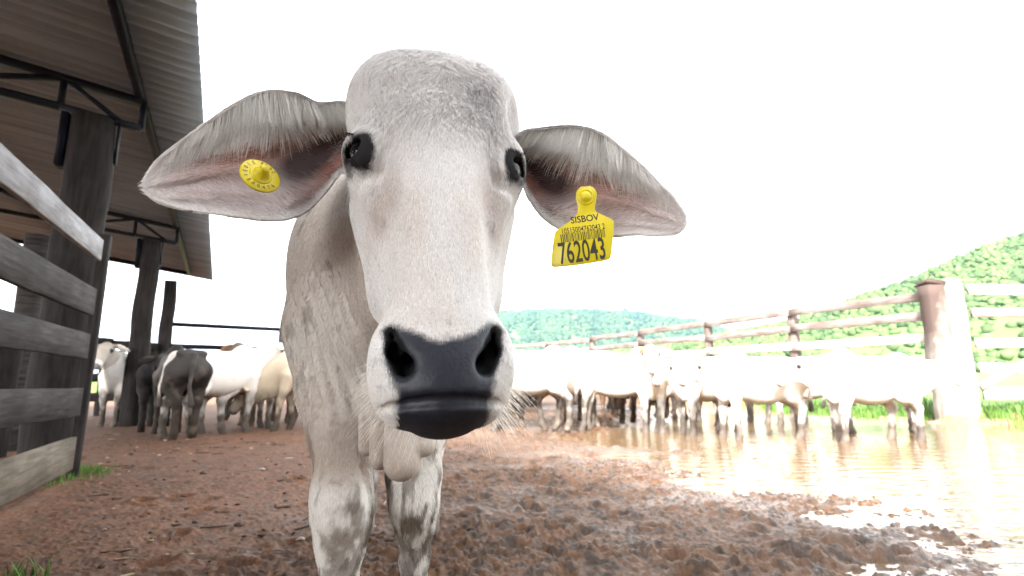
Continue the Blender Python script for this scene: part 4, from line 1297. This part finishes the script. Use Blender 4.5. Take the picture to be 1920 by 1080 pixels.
# steel pipe fence across the back, from the last shed post
s3 = SH(POST_U[2], 0, 0)
bp = [s3[:2], P(520, 720, 11.9)[:2], P(640, 720, 13.2)[:2], P(800, 720, 15.5)[:2]]
org = np.array([s3[0], s3[1], 0]); pf = empty('pipe_fence', org)
tag(pf, 'dark steel pipe fence across the back of the yard behind the left cattle', 'fence')
for rz, rr_ in ((1.74, .045), (1.30, .05), (.85, .04), (.45, .04)):
    for i in range(3):
        mb = MB(); mb.tube([np.array([*bp[i], rz]), np.array([*bp[i + 1], rz])], rr_, 10); mb.build('rail', M_STEEL, pf, smooth=True, origin=org)
for q in bp[1:]:
    mb = MB(); mb.tube([np.array([*q, -.1]), np.array([*q, 1.76])], .05, 10); mb.build('post', M_STEEL, pf, smooth=True, origin=org)
# low dark board pen behind the white calf at the far left
q0, q1 = P(60, 720, 8.6), s3
rail_fence('pen_fence', [q0[:2], ((q0 + q1) / 2)[:2], (q1 - D * .1 - R_ * .16)[:2]], 1.35, [(1.28, .14), (.98, .15), (.66, .15), (.33, .15)], .13,
           'dark board pen fence behind the white calf at the far left', [M_POST, M_BOARD], M_POST)

# ---- added, unseen roof and wall behind the camera: blocks light from the front calf
def rear_light_blocker():
    root = empty('rear_light_blocker', (2.0, -5.0, 0)); org = np.array([2.0, -5.0, 0])
    tag(root, 'added light blocker behind the camera, out of view: grey sheet roof and dark boards', 'shed')
    mb = MB()
    for k in range(30):
        x = -3.6 + k * .42
        mb.beam(np.array([x, -.9, 3.25]), np.array([x, -9.2, 4.0]), .44, .03)
    mb.build('roof_sheet', M_ROOF, root, origin=org)
    mb = MB()
    for k in range(12): mb.beam(np.array([-3.8, -9.1, .15 + k * .34]), np.array([9.2, -9.1, .15 + k * .34]), .04, .33)
    mb.build('blocker_wall', M_BOARD, root, origin=org)
    for x in (-2.2, 2.4, 6.4):
        mb = MB(); mb.tube([np.array([x, -1.3, z]) for z in np.linspace(-.1, 3.25, 6)], .11, 12, .04); mb.build('post', M_POST, root, smooth=True, origin=org)
rear_light_blocker()
# ================================================================== the herd
def calf_sdf(r, head='up', turn=0.0, step=0.3, fat=1.0, res=.015, dew=1.0):
    """standing young zebu, head towards +x, withers about 1 m; head: up, level, down"""
    s = SDF(np.arange(-.86, 1.16, res), np.arange(-.52, .52, res), np.arange(-.02, 1.32, res))
    s.ell((-.02, 0, .70), (.46, .185 * fat, .215), .05)
    s.ell((.27, 0, .72), (.22, .165 * fat, .25), .06)
    s.ell((-.42, 0, .765), (.21, .175 * fat, .185), .07)
    s.ell((-.06, 0, .62), (.34, .17 * fat, .20), .06)
    s.cone((-.30, 0, .90), (.25, 0, .90), .05, .05, .08)
    s.ell((.24, 0, .955), (.12, .065, .085), .06)                        # hump
    for sy in (-1, 1):
        s.ell((-.50, sy * .10, .93 - .03), (.06, .05, .035), .05)         # hip bones
        ds = step * sy * .10
        s.chain([(.30, sy * .105, .66), (.33 + ds * .3, sy * .105, .50), (.345 + ds * .7, sy * .10, .36), (.34 + ds, sy * .10, .18), (.34 + ds * 1.1, sy * .10, .085), (.365 + ds * 1.15, sy * .10, .02)],
                [.10, .062, .045, .030, .034, .045], .03)
        db = -step * sy * .13
        s.chain([(-.44, sy * .09, .70), (-.36 + db * .3, sy * .115, .53), (-.50 + db * .7, sy * .105, .39), (-.49 + db, sy * .10, .20), (-.48 + db * 1.1, sy * .10, .085), (-.45 + db * 1.15, sy * .10, .02)],
                [.145, .095, .047, .033, .036, .045], .035)
    # tail
    s.chain([(-.60, 0, .88), (-.645, .01, .78), (-.655, .015 + .03 * r.normal(), .55), (-.65, .02 + .05 * r.normal(), .36)], [.032, .022, .018, .030], .02)
    # head and neck
    base = np.array([.40, 0, .84])
    if head == 'up': neck, pitch = np.array([.66, 0, 1.02]), -.75
    elif head == 'level': neck, pitch = np.array([.72, 0, .84]), -.55
    else: neck, pitch = np.array([.76, 0, .50]), -.95
    ct, st = math.cos(turn), math.sin(turn)
    rot = lambda v: np.array([base[0] + (v[0] - base[0]) * math.cos(turn * .6) - v[1] * math.sin(turn * .6), (v[0] - base[0]) * math.sin(turn * .6) + v[1] * math.cos(turn * .6), v[2]])
    nk = rot(neck)
    s.cone(base - np.array([.06, 0, .02]), nk, .155, .095, .06, flat=((0, 1, 0), .75))
    s.cone(base - np.array([.05, 0, .22]), nk - np.array([0, 0, .08]), .12, .07, .06, flat=((0, 1, 0), .6))
    fw = np.array([math.cos(turn) * math.cos(pitch), math.sin(turn) * math.cos(pitch), math.sin(pitch)])
    sd_ = np.array([-math.sin(turn), math.cos(turn), 0]); up = np.cross(fw, sd_)
    hp = lambda f, l, u: nk + fw * f + sd_ * l + up * u
    Rm = np.stack([fw, sd_, up])
    s.ell(hp(.03, 0, .01), (.125, .088, .095), .03, Rm)
    s.cone(hp(.06, 0, .02), hp(.27, 0, -.005), .078, .052, .03, flat=(sd_, .95))
    s.cone(hp(.02, 0, -.07), hp(.22, 0, -.045), .062, .040, .03, flat=(sd_, .9))
    s.ell(hp(.30, 0, -.015), (.050, .056, .056), .025, Rm)
    for l in (-1, 1):
        s.ell(hp(.06, l * .078, .035), (.034, .024, .028), .015, Rm)
        a = hp(-.045, l * .085, .04); t = a + sd_ * l * .17 + np.array([0, 0, -.075]) - fw * .01
        ed = unit(t - a); en = unit(np.cross(ed, up)); eu = np.cross(en, ed)
        s.ell((a + t) / 2, (.115, .014, .052), .012, np.stack([ed, unit(fw - ed * np.dot(fw, ed)), np.cross(ed, unit(fw - ed * np.dot(fw, ed)))]))
    # dewlap
    s.cone(nk - fw * .02 + np.array([0, 0, -.13]), (.40, 0, .52 if head != 'down' else .50), .055 * dew, .075 * dew, .05, flat=((0, 1, 0), .35))
    V, Q = s.mesh()
    V = relax(V, Q, 3)
    f, l, u = (V - nk) @ Rm.T[:, 0], (V - nk) @ Rm.T[:, 1], (V - nk) @ Rm.T[:, 2]
    return V, Q, (f, l, u), hp

M_HIDE = None
def herd_mat():
    m, nt, b, N, L = new_mat('herd_coat')
    at = N('ShaderNodeAttribute'); at.attribute_name = 'Col'
    L(at.outputs['Color'], b.inputs['Base Color']); b.inputs['Roughness'].default_value = .8; b.inputs['Specular IOR Level'].default_value = .2
    tc = N('ShaderNodeTexCoord'); nz = N('ShaderNodeTexNoise'); nz.inputs['Scale'].default_value = 60; nz.inputs['Detail'].default_value = 4
    L(tc.outputs['Object'], nz.inputs['Vector'])
    bp = N('ShaderNodeBump'); bp.inputs['Strength'].default_value = .25; bp.inputs['Distance'].default_value = .01
    L(nz.outputs[0], bp.inputs['Height']); L(bp.outputs[0], b.inputs['Normal'])
    return m
M_HIDE = herd_mat()
M_EYE2 = simple('dark_eye', (.01, .008, .007), .15)
M_HOOF = simple('hoof', (.05, .042, .036), .6)
WHITE, CREAM, GREY, DARK, BLACK, TAN = (.70, .66, .61), (.48, .40, .30), (.11, .10, .095), (.026, .021, .018), (.006, .006, .007), (.30, .16, .085)
I_V, I_F = ico(2)

def calf(seed, px, Y, heading, label, coat=WHITE, head='up', turn=0.0, scale=1.0, mud=.5, step=.35, patch=None, face=None, group='cattle standing in the yard'):
    r = np.random.default_rng(seed)
    V, Q, (f, l, u), hp = calf_sdf(r, head, turn, step, fat=r.uniform(.92, 1.08), dew=r.uniform(.8, 1.2))
    nz = noise(V + seed, 11, 4); nl = noise(V * np.array([1, 1, .5]) + seed, 24, 3)
    col = np.tile(np.array(coat), (len(V), 1)) * (.90 + .2 * nz[:, None])
    mixk = lambda c, k2, k: c * (1 - k[:, None]) + np.array(k2) * k[:, None]
    if patch is not None:
        col = mixk(col, patch, sstep(.50, .60, noise(V + seed * 1.7, 3.2, 3)) * .9)
    if coat in (DARK, GREY):
        col = mixk(col, np.array(coat) * .45, sstep(.2, .5, np.abs(V[:, 0])) * .6)
    hd = (f > -.12) & (np.abs(l) < .13) & (np.abs(u) < .2)
    if face is not None: col = mixk(col, face, (hd & (f < .25)) * .85 * sstep(.35, .5, nz + .1))
    lg = sstep(.58, .36, V[:, 2])
    col = mixk(col, [.036, .025, .018], np.clip(lg * (mud * 1.0 + 1.1 * (nl - .45)) + sstep(.28, .12, V[:, 2]) * .8 * min(1, mud * 2), 0, .95))
    col = mixk(col, [.30, .22, .16], sstep(.56, .70, nz) * .35 * mud)
    mz = ((f > .318) & (np.abs(l) < .07) & (np.abs(u) < .09) & (u > -.075)).astype(float)
    col = mixk(col, [.10, .09, .09], mz * .8)
    tl = sstep(.50, .42, V[:, 2]) * (V[:, 0] < -.60) * (np.abs(V[:, 1]) < .09) * (V[:, 2] > .27)
    col = mixk(col, [.05, .04, .035], tl * .9)
    ev = np.minimum(*[np.linalg.norm(V - hp(.065, q * .095, .037), axis=1) for q in (-1, 1)])
    col = mixk(col, [.04, .035, .035], sstep(.045, .025, ev))
    me = mesh_from('calf', V * scale, Q); set_col(me, col)
    o = link('calf', me, M_HIDE)
    x = P(px, 720, Y)[0]
    o.location = (x, Y, H(x, Y) - .005); o.rotation_euler = (0, 0, math.radians(heading))
    tag(o, label, 'calf', group)
    for q in (-1, 1):
        e = hp(.065, q * .098, .037) * scale
        link('eye', mesh_from('eye', I_V * .017 * scale + e, I_F), M_EYE2, o)
    return o

# --- under and beside the shed, left
GL, GR = 'cattle gathered by the shed posts', 'white cattle along the rail fence'
calf(1, 234, 7.8, 283, 'white calf facing the camera between the board fence and the middle shed post', head='up', turn=.05, mud=.7, face=(.42, .36, .30), group=GL)
calf(2, 300, 7.1, 118, 'black calf standing just to the right of the middle shed post', coat=BLACK, head='level', mud=.1, scale=.97, group=GL)
calf(3, 334, 6.15, 133, 'dark grey brown calf turning its rump to the camera beside the black calf', coat=DARK, patch=GREY, head='level', mud=.4, group=GL, turn=.3)
calf(4, 416, 6.35, 62, 'white calf seen from behind, just right of the dark grey calf', head='up', mud=.6, step=.6, group=GL)
calf(5, 462, 6.8, 72, 'white calf seen from behind between two others, farther right by the pipe fence', head='level', mud=.55, group=GL)
calf(6, 592, 6.9, 197, 'cream calf lowering its head to the ground beside the front calf', coat=CREAM, head='down', mud=.5, step=.7, group=GL)
calf(7, 496, 7.9, 262, 'tan faced calf peeking over from behind the head of the cream calf', coat=TAN, head='up', mud=.5, group=GL, face=(.05, .04, .04))
calf(8, 600, 8.0, 205, 'white calf mostly hidden behind the cream calf and the front calf', head='level', mud=.6, group=GL)
calf(9, 380, 8.6, 165, 'grey calf behind the white rumps by the last shed post', coat=GREY, head='level', mud=.5, group=GL)
# --- along the fence, right; from the nearest
calf(20, 1620, 5.95, 192, 'nearest white calf standing in the puddle with its head turned to the left', head='level', mud=.5, turn=-.3, step=.6, group=GR)
calf(21, 1648, 6.9, -8, 'white calf facing right behind the nearest one, nose towards the thick gate posts', head='level', mud=.55, group=GR, turn=.1)
calf(22, 1418, 6.2, 186, 'white calf facing left in the puddle, second from the right', head='level', mud=.55, turn=.35, step=-.4, group=GR)
calf(23, 1318, 6.9, 214, 'white calf facing the camera at a slant at the middle of the puddle edge', head='level', mud=.65, turn=.2, group=GR)
calf(24, 1222, 7.2, 256, 'white calf with an orange tan face looking straight at the camera', head='up', face=(.55, .27, .09), mud=.6, group=GR)
calf(25, 1150, 7.15, 172, 'white calf seen from the side with dark muddy legs, left of the orange faced calf', head='level', mud=.9, step=.5, group=GR)
calf(26, 1062, 7.2, 12, 'white calf facing right with wide set muddy hind legs near the dark muzzle', head='level', mud=.85, step=.8, group=GR)
calf(27, 985, 6.8, 188, 'white calf half hidden by the muzzle of the front calf', head='up', mud=.8, group=GR)
calf(28, 1010, 8.9, 5, 'white calf in the back row just right of the muzzle', head='level', mud=.9, group=GR)
calf(29, 1100, 9.2, 185, 'pale cream calf in the back row below the third fence post from the left', coat=CREAM, head='down', mud=.9, group=GR)
calf(30, 1185, 9.0, 176, 'white calf in the back row behind the orange faced calf', head='level', mud=.9, group=GR)
calf(31, 1270, 8.6, 20, 'white calf in the back row between the orange faced calf and the slanting one', head='level', mud=.9, group=GR)
calf(32, 1385, 8.1, 178, 'white calf in the back row behind the second calf of the puddle', head='level', mud=.6, group=GR)
calf(33, 1505, 7.9, 170, 'white calf in the back row whose hump shows between the two puddle calves', head='level', mud=.5, group=GR)
calf(34, 1075, 8.2, 262, 'tan calf with its head low behind the muddy legged calves', coat=TAN, head='level', mud=.9, group=GR)
calf(35, 1155, 8.3, 98, 'tan brown calf showing its rump in the middle of the herd', coat=TAN, head='level', mud=.8, group=GR)
calf(36, 905, 7.9, 10, 'white calf behind the chin of the front calf', head='level', mud=.8, group=GR)

for k, (px_, Y_, hd_, lab) in enumerate(((945, 9.6, 178, 'white calf in the last row, leftmost of the herd beside the muzzle'), (1040, 10.2, 4, 'white calf in the last row below the second small fence post'),
        (1130, 10.4, 182, 'muddy legged white calf in the last row, in the middle of the herd'), (1220, 10.0, 176, 'white calf in the last row straight behind the orange faced calf'),
        (1320, 9.6, 8, 'white calf in the last row behind the slanting calf at the puddle'), (1440, 9.0, 184, 'white calf in the last row behind the second puddle calf'))):
    calf(50 + k, px_, Y_, hd_, lab, head='level', mud=1.0, group=GR)
# ================================================================== ear tags of the front calf
M_TAG = simple('yellow_plastic', (.72, .58, .010), .38, var=.12, scale=60)
M_INK = simple('black_ink', (.035, .032, .02), .6)

def text_mesh(body, size, sx=1.0, bold=0.0, align='CENTER'):
    c = bpy.data.curves.new('lettering', 'FONT'); c.body = body; c.size = size; c.align_x = align; c.align_y = 'CENTER'
    c.offset = bold; c.resolution_u = 3
    o = bpy.data.objects.new('lettering', c); COL.objects.link(o)
    dg = bpy.context.evaluated_depsgraph_get(); dg.update()
    me = bpy.data.meshes.new_from_object(o.evaluated_get(dg))
    bpy.data.objects.remove(o); bpy.data.curves.remove(c)
    n = len(me.vertices); co = np.zeros(n * 3, np.float32); me.vertices.foreach_get('co', co); co = co.reshape(-1, 3)
    co[:, 0] *= sx
    fs = [list(p.vertices) for p in me.polygons]
    bpy.data.meshes.remove(me)
    return co.astype(float), fs

def frame_obj(name, o, x, y, z):
    ob = empty(name, o)
    m = Matrix(((x[0], y[0], z[0], o[0]), (x[1], y[1], z[1], o[1]), (x[2], y[2], z[2], o[2]), (0, 0, 0, 1)))
    ob.matrix_world = m
    return ob

def plate(outline, th, bevel=.0012, cx=None):
    """flat plate with a soft rim from an outline (x, y)"""
    p = np.array(outline, float); c = p.mean(0)
    rings = []
    nn = np.roll(p, -1, 0) - np.roll(p, 1, 0); nn = np.c_[nn[:, 1], -nn[:, 0]]; nn /= np.linalg.norm(nn, axis=1, keepdims=True)
    area = .5 * np.sum(p[:, 0] * np.roll(p[:, 1], -1) - np.roll(p[:, 0], -1) * p[:, 1])
    if area < 0: nn = -nn
    for ins, z in ((bevel, -th / 2), (0, -th / 2 + bevel * .8), (0, th / 2 - bevel * .8), (bevel, th / 2)):
        rings.append(np.c_[p - nn * ins, np.full(len(p), z)])
    V = np.concatenate(rings); n = len(p); F = []
    for i in range(3):
        for k in range(n):
            q = [i * n + k, i * n + (k + 1) % n, (i + 1) * n + (k + 1) % n, (i + 1) * n + k]
            F.append(q if area > 0 else q[::-1])
    a, b = list(range(n)), [3 * n + k for k in range(n)]
    F.append(a[::-1] if area > 0 else a); F.append(b if area > 0 else b[::-1])
    return V, F

def lathe(prof, n=40):
    V, F = [], []
    for r_, z in prof:
        for k in range(n):
            a = 2 * math.pi * k / n; V.append((r_ * math.cos(a), r_ * math.sin(a), z))
    for i in range(len(prof) - 1):
        for k in range(n):
            F.append([i * n + k, i * n + (k + 1) % n, (i + 1) * n + (k + 1) % n, (i + 1) * n + k])
    return V, F

def flag_tag():
    Y = .712
    O = P(1093, 425, Y)
    sc = Y / 1000.0 / .985
    z = unit(np.array([-.06, -1.0, .02])); x = unit(np.array([1.0, -.02, .118])); x = unit(x - z * np.dot(x, z)); y = np.cross(z, x)
    root = frame_obj('ear_tag', O, x, y, z)
    tag(root, 'yellow flag shaped tag with number 762043 hanging in the right hand ear', 'ear tag')
    raw = [(1084, 355), (1091, 350), (1098, 350.5), (1104, 349), (1111, 351), (1117, 358), (1119, 367), (1117, 380), (1115, 390), (1119, 398), (1132, 404), (1146, 411), (1150, 415), (1151, 420),
           (1149, 452), (1146, 478), (1143, 485), (1137, 488), (1110, 493), (1075, 498), (1040, 501), (1035, 499), (1033, 494), (1036, 462), (1040, 438), (1044, 432), (1060, 421), (1073, 412), (1080, 404), (1083, 396), (1083, 385), (1080, 375), (1080, 363)]
    loc = []
    for a, b in raw:
        q = Pplane(a, b, O, z) - O; loc.append((q @ x, q @ y))
    pts = []
    L_ = np.array(loc); n = len(L_)
    for i in range(n):
        p0, p1, p2, p3 = L_[i - 1], L_[i], L_[(i + 1) % n], L_[(i + 2) % n]
        for t in (0, .34, .67):
            pts.append(.5 * (2 * p1 + (p2 - p0) * t + (2 * p0 - 5 * p1 + 4 * p2 - p3) * t * t + (3 * p1 - p0 - 3 * p2 + p3) * t ** 3))
    V, F = plate(pts, .0022, .0006)
    link('plate', mesh_from('plate', V, F, False), M_TAG, root)
    bq = Pplane(1098, 370, O, z) - O; bx, by = bq @ x, bq @ y
    V, F = lathe([(.0118, .0011), (.0118, .0018), (.0108, .0024), (.0095, .0020), (.0085, .0018), (.0075, .0026), (.0070, .0040), (.0045, .0055), (.0032, .0062), (.0001, .0064)])
    V = np.array(V) + np.array([bx, by, 0])
    link('stud', mesh_from('stud', V, F), M_TAG, root)
    zt = .00125
    def put(body, px, py, size, sx, bold, name='lettering'):
        co, fs = text_mesh(body, size, sx, bold); q = Pplane(px, py, O, z) - O
        co[:, 0] += q @ x; co[:, 1] += q @ y; co[:, 2] = zt
        link(name, mesh_from(name, co, fs, False), M_INK, root)
    put('SISBOV', 1096, 411, .0135, .92, .0002)
    put('10515004762043 2', 1093, 430, .0115, .68, .0001)
    put('762043', 1091.5, 473, .0430, .505, .0006)
    r = np.random.default_rng(4); V, F = [], []
    q = Pplane(1092, 443, O, z) - O; cx, cy = q @ x, q @ y; u = -.030
    while u < .030:
        w = r.choice([.0005, .0009, .0014]); k = len(V)
        V += [(cx + u, cy - .006, zt), (cx + u + w, cy - .006, zt), (cx + u + w, cy + .006, zt), (cx + u, cy + .006, zt)]; F.append([k, k + 1, k + 2, k + 3])
        u += w + r.choice([.0006, .0009, .0012])
    link('barcode', mesh_from('barcode', V, F, False), M_INK, root)
    # smear of dried dirt on the plate's right side
    return root

def button_tag():
    O = P(487.5, 330, .640)
    z = unit(np.array([.66, -.66, .34])); x = unit(np.array([.72, .45, -.52])); x = unit(x - z * np.dot(x, z)); y = np.cross(z, x)
    root = frame_obj('ear_tag', O, x, y, z)
    tag(root, 'round yellow button tag with a raised stud in the left hand ear', 'ear tag')
    R0 = .0245
    V, F = lathe([(.0001, -.0025), (R0 * .93, -.0025), (R0, -.001), (R0, .0008), (R0 * .95, .0019), (R0 * .62, .0024), (R0 * .56, .0024)])
    link('disc', mesh_from('disc', V, F), M_TAG, root)
    V, F = lathe([(R0 * .56, .0022), (R0 * .55, .0036), (R0 * .48, .0042), (R0 * .43, .0040), (R0 * .36, .008), (R0 * .26, .0135), (R0 * .225, .0165), (R0 * .20, .0178), (.0001, .0182)])
    link('stud', mesh_from('stud', V, F), M_TAG, root)
    def ring(body, a0, da, name='lettering'):
        VV, FF = [], []
        for i, ch in enumerate(body):
            if ch == ' ': continue
            co, fs = text_mesh(ch, .0074, .85, .0001)
            a = math.radians(a0 + da * i); k = len(VV)
            rr = R0 * .78 + co[:, 1] * -1; 
            ux, uy = -math.sin(a), math.cos(a)                        # tangent
            px_ = math.cos(a) * (R0 * .78) + ux * co[:, 0] - math.cos(a) * co[:, 1]
            py_ = math.sin(a) * (R0 * .78) + uy * co[:, 0] - math.sin(a) * co[:, 1]
            VV += [tuple(q) for q in np.c_[px_, py_, np.full(len(co), .0028)]]
            FF += [[j + k for j in f] for f in fs]
        link(name, mesh_from(name, VV, FF, False), M_INK, root)
    ring('1051500476', 172, 20)
    ring('2043 2', 64, 17)
    return root
flag_tag(); button_tag()

# ================================================================== air
def haze_box():
    x0, x1, y0, y1, z0, z1 = -900, 1500, -40, 1700, -1.3, 260
    v = [(x, y, z) for x in (x0, x1) for y in (y0, y1) for z in (z0, z1)]
    f = [[0, 1, 3, 2], [4, 6, 7, 5], [0, 4, 5, 1], [2, 3, 7, 6], [0, 2, 6, 4], [1, 5, 7, 3]]
    m = bpy.data.materials.new('haze_air'); m.use_nodes = True
    nt = m.node_tree; nt.nodes.remove(nt.nodes['Principled BSDF'])
    pv = nt.nodes.new('ShaderNodeVolumePrincipled')
    pv.inputs['Color'].default_value = (.45, .74, 1.0, 1); pv.inputs['Density'].default_value = .00017; pv.inputs['Anisotropy'].default_value = .1
    nt.links.new(pv.outputs[0], nt.nodes['Material Output'].inputs['Volume'])
    o = link('haze', mesh_from('haze', np.array(v, float), f, False), m); o['kind'] = 'stuff'
haze_box()
S.cycles.volume_bounces = 0
